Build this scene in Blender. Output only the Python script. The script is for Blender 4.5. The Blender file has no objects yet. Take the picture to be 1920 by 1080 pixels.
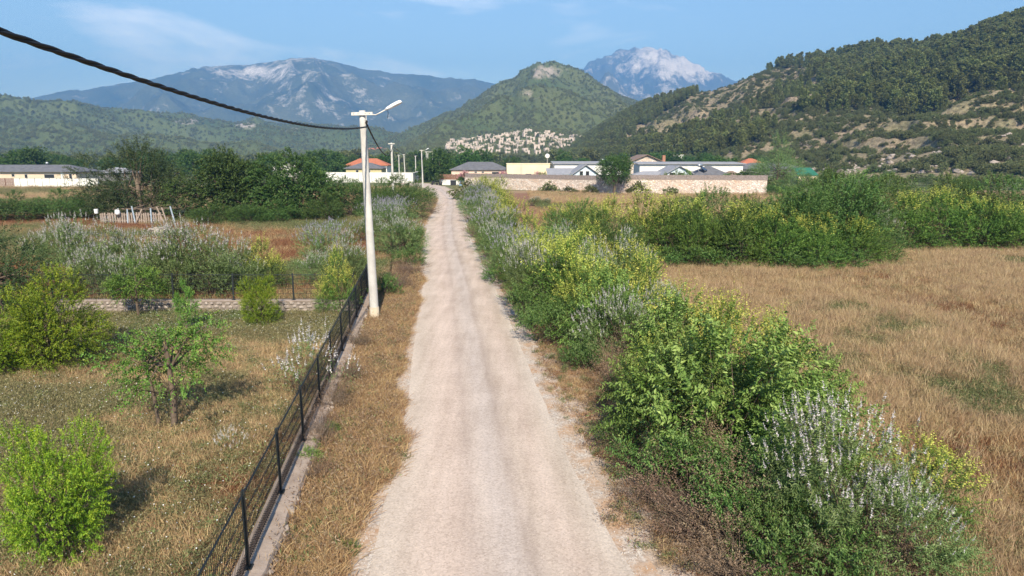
import bpy, math, random
import numpy as np
from mathutils import Vector, Matrix

# ------------------------------------------------------------------ camera, sky, sun, exposure
S = bpy.context.scene
C = S.collection
FPX, CX, CY = 1281.0, 960.0, 540.0          # photograph's focal length and centre in its own pixels (1920 wide)
CAMH, PITCH = 6.2, math.radians(10.7)
cam_data = bpy.data.cameras.new('camera')
cam_data.sensor_width = 36.0
cam_data.lens = 36.0 * FPX / 1920.0
cam_data.clip_start, cam_data.clip_end = 0.1, 40000.0
cam = bpy.data.objects.new('camera', cam_data)
C.objects.link(cam)
cam.location = (0, 0, CAMH)
cam.rotation_euler = (math.pi / 2 - PITCH, 0, 0)
S.camera = cam

SUN_ELEV, SUN_AZ = math.radians(38), math.radians(-6)   # shadows run away from the camera, a little to the left
w = bpy.data.worlds.new('World'); S.world = w; w.use_nodes = True
nt = w.node_tree; nt.nodes.clear()
out = nt.nodes.new('ShaderNodeOutputWorld'); bg = nt.nodes.new('ShaderNodeBackground')
sky = nt.nodes.new('ShaderNodeTexSky'); sky.sky_type = 'NISHITA'; sky.sun_disc = False
sky.sun_elevation = SUN_ELEV
sky.sun_rotation = math.pi + SUN_AZ
sky.air_density = 1.0; sky.dust_density = 0.0; sky.ozone_density = 3.0
bg.inputs['Strength'].default_value = 0.106
# thin high cloud all over the sky dome
tc = nt.nodes.new('ShaderNodeTexCoord'); mp = nt.nodes.new('ShaderNodeMapping')
mp.inputs['Location'].default_value = (16.0, 6.0, 6.0); mp.inputs['Scale'].default_value = (1.5, 1.5, 6.5)
n1 = nt.nodes.new('ShaderNodeTexNoise'); n1.inputs['Scale'].default_value = 1.6; n1.inputs['Detail'].default_value = 7
n1.inputs['Roughness'].default_value = 0.55; n1.inputs['Distortion'].default_value = 0.4
cr = nt.nodes.new('ShaderNodeValToRGB'); cr.color_ramp.elements[0].position = 0.56; cr.color_ramp.elements[1].position = 0.76
cr.color_ramp.elements[1].color = (0.55, 0.55, 0.55, 1)
mx = nt.nodes.new('ShaderNodeMix'); mx.data_type = 'RGBA'; mx.inputs[7].default_value = (19.0, 17.8, 18.0, 1)
nt.links.new(tc.outputs['Generated'], mp.inputs['Vector']); nt.links.new(mp.outputs[0], n1.inputs['Vector'])
nt.links.new(n1.outputs['Fac'], cr.inputs[0]); nt.links.new(cr.outputs[0], mx.inputs[0])
nt.links.new(sky.outputs[0], mx.inputs[6]); nt.links.new(mx.outputs[2], bg.inputs['Color']); nt.links.new(bg.outputs[0], out.inputs[0])

sl = bpy.data.lights.new('sun', 'SUN'); sl.energy = 5.0; sl.angle = math.radians(0.55); sl.color = (1.0, 0.93, 0.82)
sun = bpy.data.objects.new('sun', sl); C.objects.link(sun); sun.location = (0, -20, 60)
sd = Vector((math.sin(SUN_AZ) * math.cos(SUN_ELEV), math.cos(SUN_AZ) * math.cos(SUN_ELEV), -math.sin(SUN_ELEV)))
sun.rotation_euler = sd.to_track_quat('-Z', 'Y').to_euler()
S.view_settings.view_transform = 'Standard'; S.view_settings.look = 'None'
S.view_settings.gamma = 1.0; S.view_settings.exposure = 0.88
S.render.engine = 'CYCLES'
S.cycles.max_bounces = 6; S.cycles.diffuse_bounces = 2; S.cycles.glossy_bounces = 2
S.cycles.transmission_bounces = 3; S.cycles.volume_bounces = 0; S.cycles.transparent_max_bounces = 8
S.cycles.sample_clamp_indirect = 4

# ------------------------------------------------------------------ measuring helpers
ST, CT = math.sin(PITCH), math.cos(PITCH)
def ray(px, py):
    u = (px - CX) / FPX; v = (CY - py) / FPX
    return u, CT + v * ST, -ST + v * CT
def G(px, py, z=0.0):
    """the point of the level z that the photograph shows at this pixel"""
    dx, dy, dz = ray(px, py); t = (z - CAMH) / dz
    return dx * t, dy * t
def AT(px, py, Y):
    dx, dy, dz = ray(px, py); t = Y / dy
    return dx * t, Y, CAMH + dz * t
def proj(x, y, z):
    zc = y * CT - (z - CAMH) * ST; up = y * ST + (z - CAMH) * CT
    return CX + FPX * x / zc, CY - FPX * up / zc

rng = np.random.default_rng(7)
def lat(ix, iy, seed):
    h = (ix * 374761393 + iy * 668265263 + seed * 1442695041) & 0xFFFFFFFF
    h = ((h ^ (h >> 13)) * 1274126177) & 0xFFFFFFFF
    return ((h ^ (h >> 16)) & 0xFFFF) / 65535.0
def vnoise(x, y, seed=0):
    x = np.asarray(x, float); y = np.asarray(y, float)
    ix = np.floor(x).astype(np.int64); iy = np.floor(y).astype(np.int64)
    fx = x - ix; fy = y - iy; fx = fx * fx * (3 - 2 * fx); fy = fy * fy * (3 - 2 * fy)
    a = lat(ix, iy, seed); b = lat(ix + 1, iy, seed); c = lat(ix, iy + 1, seed); d = lat(ix + 1, iy + 1, seed)
    return (a * (1 - fx) + b * fx) * (1 - fy) + (c * (1 - fx) + d * fx) * fy
def fbm(x, y, seed=0, o=5):
    s = 0; a = 0.5; t = 0
    for k in range(o):
        s = s + a * vnoise(x * 2 ** k, y * 2 ** k, seed + k * 17); t += a; a *= 0.5
    return s / t
def ridged(x, y, seed=0, o=5):
    s = 0; a = 0.5; t = 0
    for k in range(o):
        s = s + a * (1 - np.abs(2 * vnoise(x * 2 ** k, y * 2 ** k, seed + k * 31) - 1)); t += a; a *= 0.5
    return s / t

# ------------------------------------------------------------------ object helpers
def mesh_np(name, V, F, mat=None, tint=None, smooth=False, uv=None):
    """V (n,3), F list of faces or an (m,k) array"""
    me = bpy.data.meshes.new(name)
    V = np.asarray(V, np.float32)
    if isinstance(F, np.ndarray):
        m, k = F.shape
        me.vertices.add(len(V)); me.vertices.foreach_set('co', V.ravel())
        me.loops.add(m * k); me.loops.foreach_set('vertex_index', F.astype(np.int32).ravel())
        me.polygons.add(m); me.polygons.foreach_set('loop_start', np.arange(0, m * k, k, dtype=np.int32))
        me.update(calc_edges=True)
    else:
        me.from_pydata([tuple(map(float, v)) for v in V], [], F); me.update()
    if tint is not None:
        at = me.attributes.new('tint', 'FLOAT', 'FACE'); at.data.foreach_set('value', np.asarray(tint, np.float32))
    if smooth: me.polygons.foreach_set('use_smooth', np.ones(len(me.polygons), bool))
    if mat: me.materials.append(mat)
    return me
def link(name, me, parent=None, loc=None, rot=None, scl=None):
    o = bpy.data.objects.new(name, me); C.objects.link(o)
    if parent: o.parent = parent
    if loc is not None: o.location = loc
    if rot is not None: o.rotation_euler = rot
    if scl is not None: o.scale = scl
    return o
def tag(o, label=None, cat=None, group=None, kind=None):
    if label: o['label'] = label
    if cat: o['category'] = cat
    if group: o['group'] = group
    if kind: o['kind'] = kind
    return o
def empty(name, loc, rz=0.0):
    o = bpy.data.objects.new(name, None); C.objects.link(o); o.location = loc; o.rotation_euler = (0, 0, rz)
    o.empty_display_size = 0.2
    return o
class MB:
    def __init__(s): s.v = []; s.f = []
    def box(s, c, d, rz=0.0, rx=0.0, ry=0.0):
        M = Matrix.Translation(c) @ Matrix.Rotation(rz, 4, 'Z') @ Matrix.Rotation(ry, 4, 'Y') @ Matrix.Rotation(rx, 4, 'X')
        b = len(s.v)
        for sx in (-.5, .5):
            for sy in (-.5, .5):
                for sz in (-.5, .5): s.v.append(tuple(M @ Vector((sx * d[0], sy * d[1], sz * d[2]))))
        for q in ((0, 1, 3, 2), (4, 6, 7, 5), (0, 4, 5, 1), (2, 3, 7, 6), (0, 2, 6, 4), (1, 5, 7, 3)): s.f.append([b + i for i in q])
        return s
    def tube(s, pts, rad, n=6, cap=True):
        pts = [Vector(p) for p in pts]; b0 = len(s.v)
        if not hasattr(rad, '__len__'): rad = [rad] * len(pts)
        for i, p in enumerate(pts):
            t = (pts[min(i + 1, len(pts) - 1)] - pts[max(i - 1, 0)]).normalized()
            a = t.cross(Vector((0, 0, 1)) if abs(t.z) < .95 else Vector((1, 0, 0))).normalized(); c = t.cross(a)
            for k in range(n):
                an = 2 * math.pi * k / n
                s.v.append(tuple(p + (a * math.cos(an) + c * math.sin(an)) * rad[i]))
        for i in range(len(pts) - 1):
            for k in range(n):
                a0 = b0 + i * n + k; a1 = b0 + i * n + (k + 1) % n
                s.f.append([a0, a1, a1 + n, a0 + n])
        if cap:
            s.f.append([b0 + k for k in range(n)][::-1]); e = b0 + (len(pts) - 1) * n; s.f.append([e + k for k in range(n)])
        return s
    def poly(s, pts):
        b = len(s.v); s.v += [tuple(p) for p in pts]; s.f.append(list(range(b, b + len(pts)))); return s
    def mesh(s, name, mat, smooth=False): return mesh_np(name, np.array(s.v), s.f, mat, smooth=smooth)
    def build(s, name, mat, parent=None, smooth=False, loc=None): return link(name, s.mesh(name, mat, smooth), parent, loc)

def copy_tree(root, loc, rz=0.0, scl=None):
    r = root.copy(); C.objects.link(r); r.location = loc; r.rotation_euler = (0, 0, rz)
    if scl is not None: r.scale = scl
    for ch in root.children:
        c = ch.copy(); C.objects.link(c); c.parent = r
    return r

# ------------------------------------------------------------------ materials
def newmat(name):
    m = bpy.data.materials.new(name); m.use_nodes = True
    n = m.node_tree; n.nodes.clear()
    o = n.nodes.new('ShaderNodeOutputMaterial'); p = n.nodes.new('ShaderNodeBsdfPrincipled')
    p.inputs['Roughness'].default_value = 0.85; p.inputs['Specular IOR Level'].default_value = 0.25
    n.links.new(p.outputs[0], o.inputs[0])
    return m, n, p, o
def ramp(n, stops, src):
    r = n.nodes.new('ShaderNodeValToRGB'); e = r.color_ramp.elements
    while len(e) < len(stops): e.new(0.5)
    for i, (p, c) in enumerate(stops): e[i].position = p; e[i].color = (*c, 1) if len(c) == 3 else c
    n.links.new(src, r.inputs[0]); return r.outputs[0]
def noise(n, scale, detail=4, rough=.55, vec=None, dist=0.0):
    t = n.nodes.new('ShaderNodeTexNoise'); t.inputs['Scale'].default_value = scale
    t.inputs['Detail'].default_value = detail; t.inputs['Roughness'].default_value = rough; t.inputs['Distortion'].default_value = dist
    if vec is not None: n.links.new(vec, t.inputs['Vector'])
    return t.outputs['Fac']
def coord(n, kind='Object', scale=None):
    t = n.nodes.new('ShaderNodeTexCoord').outputs[kind]
    if scale:
        m = n.nodes.new('ShaderNodeMapping'); m.inputs['Scale'].default_value = scale; n.links.new(t, m.inputs[0]); t = m.outputs[0]
    return t
def geo_pos(n, scale=None):
    t = n.nodes.new('ShaderNodeNewGeometry').outputs['Position']
    if scale:
        m = n.nodes.new('ShaderNodeMapping'); m.inputs['Scale'].default_value = scale; n.links.new(t, m.inputs[0]); t = m.outputs[0]
    return t
def mixc(n, fac, a, b, mode='MIX'):
    m = n.nodes.new('ShaderNodeMix'); m.data_type = 'RGBA'; m.blend_type = mode
    for s, v in ((m.inputs[0], fac), (m.inputs[6], a), (m.inputs[7], b)):
        if isinstance(v, (int, float)): s.default_value = v
        elif isinstance(v, tuple): s.default_value = (*v, 1)
        else: n.links.new(v, s)
    return m.outputs[2]
def bump(n, p, h, strength=.4, dist=.02):
    b = n.nodes.new('ShaderNodeBump'); b.inputs['Strength'].default_value = strength; b.inputs['Distance'].default_value = dist
    n.links.new(h, b.inputs['Height']); n.links.new(b.outputs[0], p.inputs['Normal'])
def math_(n, op, a, b=0.0, clamp=False):
    m = n.nodes.new('ShaderNodeMath'); m.operation = op; m.use_clamp = clamp
    for s, v in ((m.inputs[0], a), (m.inputs[1], b)):
        if isinstance(v, (int, float)): s.default_value = v
        else: n.links.new(v, s)
    return m.outputs[0]
def attr(n, name):
    a = n.nodes.new('ShaderNodeAttribute'); a.attribute_name = name; return a
def plain(name, c0, c1=None, scale=3.0, rough=.85, bmp=0.0, spec=.25, metal=0.0, dist=.02):
    m, n, p, o = newmat(name); p.inputs['Roughness'].default_value = rough; p.inputs['Specular IOR Level'].default_value = spec
    p.inputs['Metallic'].default_value = metal
    nz = noise(n, scale, 6, .6, geo_pos(n))
    c1 = c1 or tuple(x * .8 for x in c0)
    n.links.new(ramp(n, [(.3, c1), (.7, c0)], nz), p.inputs['Base Color'])
    if bmp: bump(n, p, noise(n, scale * 6, 5, .6, geo_pos(n)), bmp, dist)
    return m
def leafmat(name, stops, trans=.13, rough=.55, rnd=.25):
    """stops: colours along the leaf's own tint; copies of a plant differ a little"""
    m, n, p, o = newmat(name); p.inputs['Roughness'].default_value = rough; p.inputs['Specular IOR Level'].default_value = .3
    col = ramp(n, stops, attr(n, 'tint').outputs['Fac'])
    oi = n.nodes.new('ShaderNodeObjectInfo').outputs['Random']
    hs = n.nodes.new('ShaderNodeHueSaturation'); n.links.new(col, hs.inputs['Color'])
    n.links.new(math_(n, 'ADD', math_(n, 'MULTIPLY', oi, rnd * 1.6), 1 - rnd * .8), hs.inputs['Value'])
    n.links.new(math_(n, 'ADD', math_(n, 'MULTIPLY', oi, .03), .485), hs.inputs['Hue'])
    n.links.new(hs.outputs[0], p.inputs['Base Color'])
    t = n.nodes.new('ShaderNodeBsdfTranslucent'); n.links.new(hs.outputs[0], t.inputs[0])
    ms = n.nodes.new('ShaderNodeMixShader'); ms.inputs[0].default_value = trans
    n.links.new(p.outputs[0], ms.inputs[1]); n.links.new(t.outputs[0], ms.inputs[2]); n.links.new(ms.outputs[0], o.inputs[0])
    return m

M = {}  # dark ends of shrub leaf ramps deepened: shade contrast put into the leaf colour
M['vitex'] = leafmat('vitex_leaf', [(0, (.05, .09, .022)), (.5, (.13, .20, .06)), (1, (.30, .37, .15))])
M['spike_w'] = leafmat('white_spike', [(0, (.38, .35, .35)), (1, (.70, .66, .63))], .2, .8, .1)
M['spike_l'] = leafmat('lilac_spike', [(0, (.30, .27, .36)), (1, (.50, .46, .54))], .2, .8, .1)
M['pali'] = leafmat('thorn_leaf', [(0, (.026, .06, .010)), (.5, (.09, .165, .024)), (1, (.24, .32, .06))])
M['yellow'] = leafmat('yellow_blossom', [(0, (.36, .40, .05)), (1, (.64, .62, .15))], .3, .6, .1)
M['elm'] = leafmat('elm_leaf', [(0, (.022, .055, .010)), (.5, (.07, .14, .028)), (1, (.21, .30, .085))])
M['ash'] = leafmat('ash_leaf', [(0, (.034, .08, .012)), (.5, (.115, .205, .036)), (1, (.31, .41, .11))])
M['pome'] = leafmat('pomegranate_leaf', [(0, (.05, .11, .008)), (.5, (.15, .25, .014)), (1, (.40, .44, .03))])
M['pear'] = leafmat('orchard_leaf', [(0, (.035, .09, .012)), (.6, (.12, .23, .034)), (1, (.30, .35, .06))])
M['dark'] = leafmat('dark_leaf', [(0, (.030, .052, .016)), (.6, (.062, .10, .03)), (1, (.13, .165, .06))], .25)
M['broad'] = leafmat('broad_leaf', [(0, (.038, .085, .016)), (.6, (.085, .155, .032)), (1, (.165, .24, .06))], .3)
M['pine'] = leafmat('pine_needle', [(0, (.08, .105, .028)), (.6, (.18, .205, .06)), (1, (.30, .315, .11))], .2)
M['maquis'] = leafmat('maquis_leaf', [(0, (.075, .095, .034)), (.6, (.15, .17, .06)), (1, (.25, .255, .10))], .2)
M['dead'] = leafmat('dead_leaf', [(0, (.12, .075, .045)), (.6, (.24, .165, .105)), (1, (.38, .29, .20))], .2, .9)
M['straw'] = leafmat('straw_blade', [(0, (.26, .17, .09)), (.55, (.445, .31, .17)), (1, (.62, .475, .295))], .25, .8)
M['golden'] = leafmat('golden_blade', [(0, (.25, .145, .07)), (.55, (.45, .295, .15)), (1, (.62, .46, .26))], .25, .8)
M['rust'] = leafmat('rust_blade', [(0, (.14, .062, .03)), (.55, (.27, .125, .062)), (1, (.40, .23, .12))], .25, .8)
M['weed'] = leafmat('weed_blade', [(0, (.125, .125, .05)), (.55, (.27, .24, .11)), (1, (.44, .375, .20))], .3, .8)
M['herb'] = leafmat('herb_blade', [(0, (.08, .115, .038)), (.55, (.175, .21, .08)), (1, (.31, .33, .145))], .3, .8)
M['petal'] = leafmat('petal', [(0, (.7, .7, .66)), (1, (.85, .84, .8))], .2, .8, .05)
M['pinkflower'] = leafmat('oleander_flower', [(0, (.45, .16, .22)), (1, (.65, .36, .42))], .2, .8, .05)
M['bark'] = plain('bark', (.17, .125, .09), (.075, .055, .04), 9, .95, .6)
M['twig'] = plain('dry_twig', (.24, .185, .14), (.12, .085, .06), 9, .95, .3)
M['pole'] = plain('painted_concrete', (.56, .54, .50), (.39, .37, .34), 1.6, .75, .12)
M['footing'] = plain('stained_footing', (.50, .42, .31), (.36, .29, .21), 3, .9, .2)
M['arm'] = plain('galvanised_steel', (.60, .58, .53), (.46, .43, .38), 6, .55, .05)
M['lamp'] = plain('lamp_housing', (.80, .80, .79), (.70, .70, .69), 4, .4)
M['lens'] = plain('lamp_lens', (.22, .23, .25), None, 4, .2, spec=.6)
M['cable'] = plain('cable_rubber', (.018, .017, .017), (.010, .009, .009), 10, .55)
M['fence'] = plain('dark_fence_paint', (.022, .028, .028), (.012, .015, .015), 5, .5, spec=.4)
M['fencebrown'] = plain('brown_wire', (.15, .075, .05), (.07, .036, .026), 20, .8)
M['coping'] = plain('coping_concrete', (.40, .32, .26), (.27, .21, .17), 3, .95, .6)
M['wallstone'] = plain('rubble_stone', (.42, .36, .31), (.22, .18, .155), 5, .95, .8)
M['mortar'] = plain('mortar', (.30, .25, .21), (.17, .14, .115), 8, .95, .8)
M['rock'] = plain('grey_rock', (.42, .37, .33), (.22, .19, .165), 3, .95, .8)
M['plank'] = plain('weathered_plank', (.36, .29, .24), (.20, .155, .125), 6, .9, .4)
M['fenceplank'] = plain('grey_fence_plank', (.30, .25, .23), (.17, .14, .125), 4, .9, .3)
M['brownfence'] = plain('brown_fence_plank', (.24, .13, .085), (.14, .075, .05), 4, .9, .3)
M['white'] = plain('white_plaster', (.80, .78, .74), (.68, .65, .60), .6, .9, .05)
M['bluewhite'] = plain('pale_blue_plaster', (.56, .63, .70), (.48, .55, .62), .6, .9, .05)
M['cream'] = plain('cream_plaster', (.78, .66, .45), (.70, .58, .39), .6, .9, .05)
M['pink'] = plain('pink_plaster', (.72, .52, .41), (.62, .44, .34), .6, .9, .05)
M['beige'] = plain('beige_plaster', (.64, .50, .38), (.55, .43, .32), .6, .9, .05)
M['ochre'] = plain('ochre_plaster', (.60, .50, .28), (.5, .42, .23), .6, .9, .05)
M['greyrender'] = plain('grey_render', (.22, .21, .21), (.16, .155, .15), .6, .9, .05)
M['window'] = plain('window_glass', (.025, .028, .032), None, 2, .15, spec=.6)
M['frame'] = plain('window_frame', (.55, .53, .50), None, 2, .6)
M['redbrick'] = plain('chimney_brick', (.40, .20, .13), (.28, .14, .09), 4, .9)
M['steel'] = plain('tank_steel', (.50, .52, .54), (.4, .42, .44), 2, .3, metal=.6)
M['solar'] = plain('solar_panel', (.02, .022, .03), None, 2, .2, spec=.6)
M['bluepaint'] = plain('faded_blue_paint', (.36, .42, .48), (.22, .27, .33), 5, .8)
M['whiteplastic'] = plain('white_plastic', (.75, .75, .74), (.6, .6, .6), 4, .6)
M['black'] = plain('black_plastic', (.03, .03, .033), None, 4, .5)
M['bluepot'] = plain('blue_glaze', (.25, .40, .52), (.18, .3, .42), 4, .5)
M['greensheet'] = plain('green_sheet', (.03, .17, .10), (.025, .12, .07), 2, .6)
M['ruin'] = plain('ruin_stone', (.64, .55, .48), (.46, .38, .32), .4, .95)

def roofmat(name, a, b):
    m, n, p, o = newmat(name)
    wv = n.nodes.new('ShaderNodeTexWave'); wv.inputs['Scale'].default_value = 1.4; wv.inputs['Distortion'].default_value = .3
    n.links.new(geo_pos(n, (1, 1, 4)), wv.inputs[0])
    c = ramp(n, [(.3, b), (.7, a)], noise(n, 1.2, 5, .6, geo_pos(n)))
    n.links.new(mixc(n, .25, c, ramp(n, [(0, b), (1, a)], wv.outputs['Fac'])), p.inputs['Base Color'])
    bump(n, p, wv.outputs['Fac'], .4, .05)
    return m
M['greyroof'] = roofmat('grey_roof_tile', (.17, .17, .18), (.09, .09, .10))
M['paleroof'] = roofmat('pale_grey_roof', (.34, .34, .36), (.23, .23, .245))
M['redroof'] = roofmat('red_roof_tile', (.48, .17, .09), (.33, .115, .065))
M['brownroof'] = roofmat('brown_roof_tile', (.27, .19, .15), (.17, .12, .095))

# far stone wall: stones too small to pick apart
m, n, p, o = newmat('far_rubble_wall'); M['farwall'] = m
vo = n.nodes.new('ShaderNodeTexVoronoi'); vo.inputs['Scale'].default_value = 3.0; n.links.new(geo_pos(n, (1, 1, 1.5)), vo.inputs['Vector'])
ve = n.nodes.new('ShaderNodeTexVoronoi'); ve.feature = 'DISTANCE_TO_EDGE'; ve.inputs['Scale'].default_value = 3.0
n.links.new(geo_pos(n, (1, 1, 1.5)), ve.inputs['Vector'])
sx = n.nodes.new('ShaderNodeSeparateColor'); n.links.new(vo.outputs['Color'], sx.inputs[0])
stone = ramp(n, [(0, (.50, .40, .33)), (.4, (.70, .60, .52)), (.75, (.82, .74, .67)), (1, (.70, .50, .37))], sx.outputs[0])
stain = ramp(n, [(.4, (1, 1, 1)), (.75, (.93, .82, .72))], noise(n, .35, 4, .6, geo_pos(n)))
stone = mixc(n, 1.0, stone, stain, 'MULTIPLY')
n.links.new(mixc(n, ramp(n, [(.0, (1, 1, 1)), (.09, (0, 0, 0))], ve.outputs['Distance']), stone, (.42, .36, .31)), p.inputs['Base Color'])
bump(n, p, ramp(n, [(0, (0, 0, 0)), (.2, (1, 1, 1))], ve.outputs['Distance']), .9, .08)

# ground: soil under the grass; the attribute "zone" says which soil lies where (r red, g green, b pale)
m, n, p, o = newmat('ground_soil'); M['ground'] = m
P = geo_pos(n)
big = noise(n, .12, 5, .6, P); mid = noise(n, 1.1, 6, .65, P); fine = noise(n, 14, 5, .7, P)
dry = ramp(n, [(.25, (.20, .125, .07)), (.5, (.34, .225, .125)), (.75, (.44, .32, .19))], mid)
redc = ramp(n, [(.25, (.17, .075, .042)), (.5, (.27, .135, .075)), (.75, (.34, .21, .11))], mid)
grn = ramp(n, [(.25, (.06, .085, .03)), (.5, (.115, .14, .05)), (.75, (.22, .21, .09))], mid)
pal = ramp(n, [(.25, (.40, .29, .21)), (.5, (.52, .41, .32)), (.75, (.60, .51, .43))], mid)
za = attr(n, 'zone'); zs = n.nodes.new('ShaderNodeSeparateColor'); n.links.new(za.outputs['Color'], zs.inputs[0])
def soft(s, nz, k=.5): return math_(n, 'ADD', math_(n, 'MULTIPLY', math_(n, 'SUBTRACT', math_(n, 'ADD', s, math_(n, 'MULTIPLY', nz, k)), .5 * k + .5), 4.0), .5, True)
c = mixc(n, soft(zs.outputs[0], big, .9), dry, redc)
c = mixc(n, soft(zs.outputs[1], mid, .9), c, grn)
c = mixc(n, soft(zs.outputs[2], mid, .6), c, pal)
c = mixc(n, .55, c, ramp(n, [(.3, (.35, .35, .35)), (.7, (1.25, 1.25, 1.25))], fine), 'MULTIPLY')
n.links.new(c, p.inputs['Base Color']); bump(n, p, fine, .7, .06)

# road: worn chip seal, u across (0..1), v metres along
m, n, p, o = newmat('chip_seal_road'); M['road'] = m
uv = n.nodes.new('ShaderNodeUVMap'); us = n.nodes.new('ShaderNodeSeparateXYZ'); n.links.new(uv.outputs[0], us.inputs[0])
P = geo_pos(n)
wob = math_(n, 'MULTIPLY', math_(n, 'SUBTRACT', noise(n, .25, 3, .5, P), .5), .06)
u = math_(n, 'ADD', us.outputs[0], wob)
base = ramp(n, [(.0, (.52, .455, .39)), (.08, (.50, .43, .365)), (.22, (.535, .445, .38)), (.34, (.525, .435, .375)), (.41, (.455, .38, .33)), (.46, (.49, .42, .37)), (.53, (.485, .425, .385)),
                (.59, (.48, .42, .38)), (.63, (.42, .355, .31)), (.70, (.49, .415, .355)), (.80, (.515, .43, .37)), (.90, (.475, .405, .345)), (.96, (.51, .45, .39)), (1, (.53, .475, .42))], u)
st = noise(n, 1.0, 5, .6, geo_pos(n, (2.2, .25, 1)))
base = mixc(n, 1.0, base, ramp(n, [(.3, (.84, .81, .78)), (.65, (1.07, 1.06, 1.05))], st), 'MULTIPLY')
pat = noise(n, .55, 4, .6, P)
base = mixc(n, 1.0, base, ramp(n, [(.3, (.90, .88, .86)), (.6, (1.04, 1.03, 1.02))], pat), 'MULTIPLY')
chip = n.nodes.new('ShaderNodeTexVoronoi'); chip.inputs['Scale'].default_value = 34; n.links.new(P, chip.inputs['Vector'])
cs = n.nodes.new('ShaderNodeSeparateColor'); n.links.new(chip.outputs['Color'], cs.inputs[0])
grain = ramp(n, [(0, (.76, .74, .72)), (.3, (.94, .93, .92)), (.7, (1.04, 1.03, 1.02)), (1, (1.18, 1.17, 1.15))], cs.outputs[0])
base = mixc(n, 1.0, mixc(n, .8, base, grain, 'MULTIPLY'), (1.0, .985, .965), 'MULTIPLY')
n.links.new(base, p.inputs['Base Color']); bump(n, p, cs.outputs[1], .35, .012)
p.inputs['Roughness'].default_value = .9

m, n, p, o = newmat('loose_gravel'); M['gravel'] = m
P = geo_pos(n)
chip = n.nodes.new('ShaderNodeTexVoronoi'); chip.inputs['Scale'].default_value = 24; n.links.new(P, chip.inputs['Vector'])
cs = n.nodes.new('ShaderNodeSeparateColor'); n.links.new(chip.outputs['Color'], cs.inputs[0])
g = ramp(n, [(0, (.30, .24, .19)), (.35, (.42, .35, .29)), (.8, (.52, .455, .385)), (1, (.60, .54, .47))], cs.outputs[0])
g = mixc(n, ramp(n, [(.42, (0, 0, 0)), (.62, (1, 1, 1))], noise(n, 1.3, 5, .65, P)), g, ramp(n, [(.3, (.36, .22, .13)), (.7, (.50, .34, .22))], noise(n, 9, 5, .6, P)))
n.links.new(g, p.inputs['Base Color']); bump(n, p, cs.outputs[1], .6, .02)
M['pebble'] = plain('pebble', (.50, .45, .40), (.34, .29, .25), 40, .95)

def mountain_mat(name, forest, scrub, rock, rock_lo, rock_hi, sc, streak=(1, 1, .25), mottle=12.0, redrock=None, con=(.72, 1.15)):
    m, n, p, o = newmat(name)
    P = geo_pos(n, tuple(x * sc for x in (1, 1, 1)))
    Ps = geo_pos(n, tuple(x * sc for x in streak))
    a = noise(n, 1.0, 8, .62, P); b = noise(n, 3.0, 9, .68, Ps, .5); f = noise(n, mottle, 4, .7, P)
    veg = ramp(n, [(.35, forest), (.65, scrub)], a)
    veg = mixc(n, 1.0, veg, ramp(n, [(.3, (con[0],) * 3), (.65, (con[1],) * 3)], f), 'MULTIPLY')
    ra = attr(n, 'rocky').outputs['Fac']
    k = math_(n, 'ADD', ra, math_(n, 'MULTIPLY', math_(n, 'SUBTRACT', b, .5), 2.2))
    k = math_(n, 'ADD', k, math_(n, 'MULTIPLY', math_(n, 'SUBTRACT', f, .5), .5))
    mr = n.nodes.new('ShaderNodeMapRange'); mr.inputs[1].default_value = rock_lo; mr.inputs[2].default_value = rock_hi
    n.links.new(k, mr.inputs[0])
    rk = ramp(n, [(.3, tuple(x * .7 for x in rock)), (.7, rock)], f)
    if redrock: rk = mixc(n, ramp(n, [(.42, (0, 0, 0)), (.55, (1, 1, 1))], a), rk, redrock)
    n.links.new(mixc(n, mr.outputs[0], veg, rk), p.inputs['Base Color'])
    bump(n, p, f, .8, .25 / sc * .05)
    p.inputs['Specular IOR Level'].default_value = .05
    return m

# ------------------------------------------------------------------ the lie of the land: road and fence lines
RT = [(1300, 628, 1330), (1200, 655, 1262), (1080, 692, 1190), (960, 716, 1118), (860, 744, 1066), (760, 763, 1022), (690, 771, 992), (620, 781, 964), (560, 789, 937),
      (500, 796, 908), (450, 797, 884), (420, 802, 874), (400, 812, 869), (385, 820, 867), (372, 822, 861), (362, 814, 850), (354, 801, 838), (349, 786, 824), (345.5, 768, 806), (343, 740, 790)]
Lp = [G(l, y) for y, l, r in RT]; Rp = [G(r, y) for y, l, r in RT]
def catmull(pts, k):
    o = []
    P = [np.array(p, float) for p in pts]
    for i in range(len(P) - 1):
        p0 = P[max(i - 1, 0)]; p1 = P[i]; p2 = P[i + 1]; p3 = P[min(i + 2, len(P) - 1)]
        for j in range(k):
            t = j / k
            o.append(.5 * ((2 * p1) + (-p0 + p2) * t + (2 * p0 - 5 * p1 + 4 * p2 - p3) * t * t + (-p0 + 3 * p1 - 3 * p2 + p3) * t ** 3))
    o.append(P[-1]); return np.array(o)
RL = catmull(Lp, 10); RR = catmull(Rp, 10)
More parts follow.
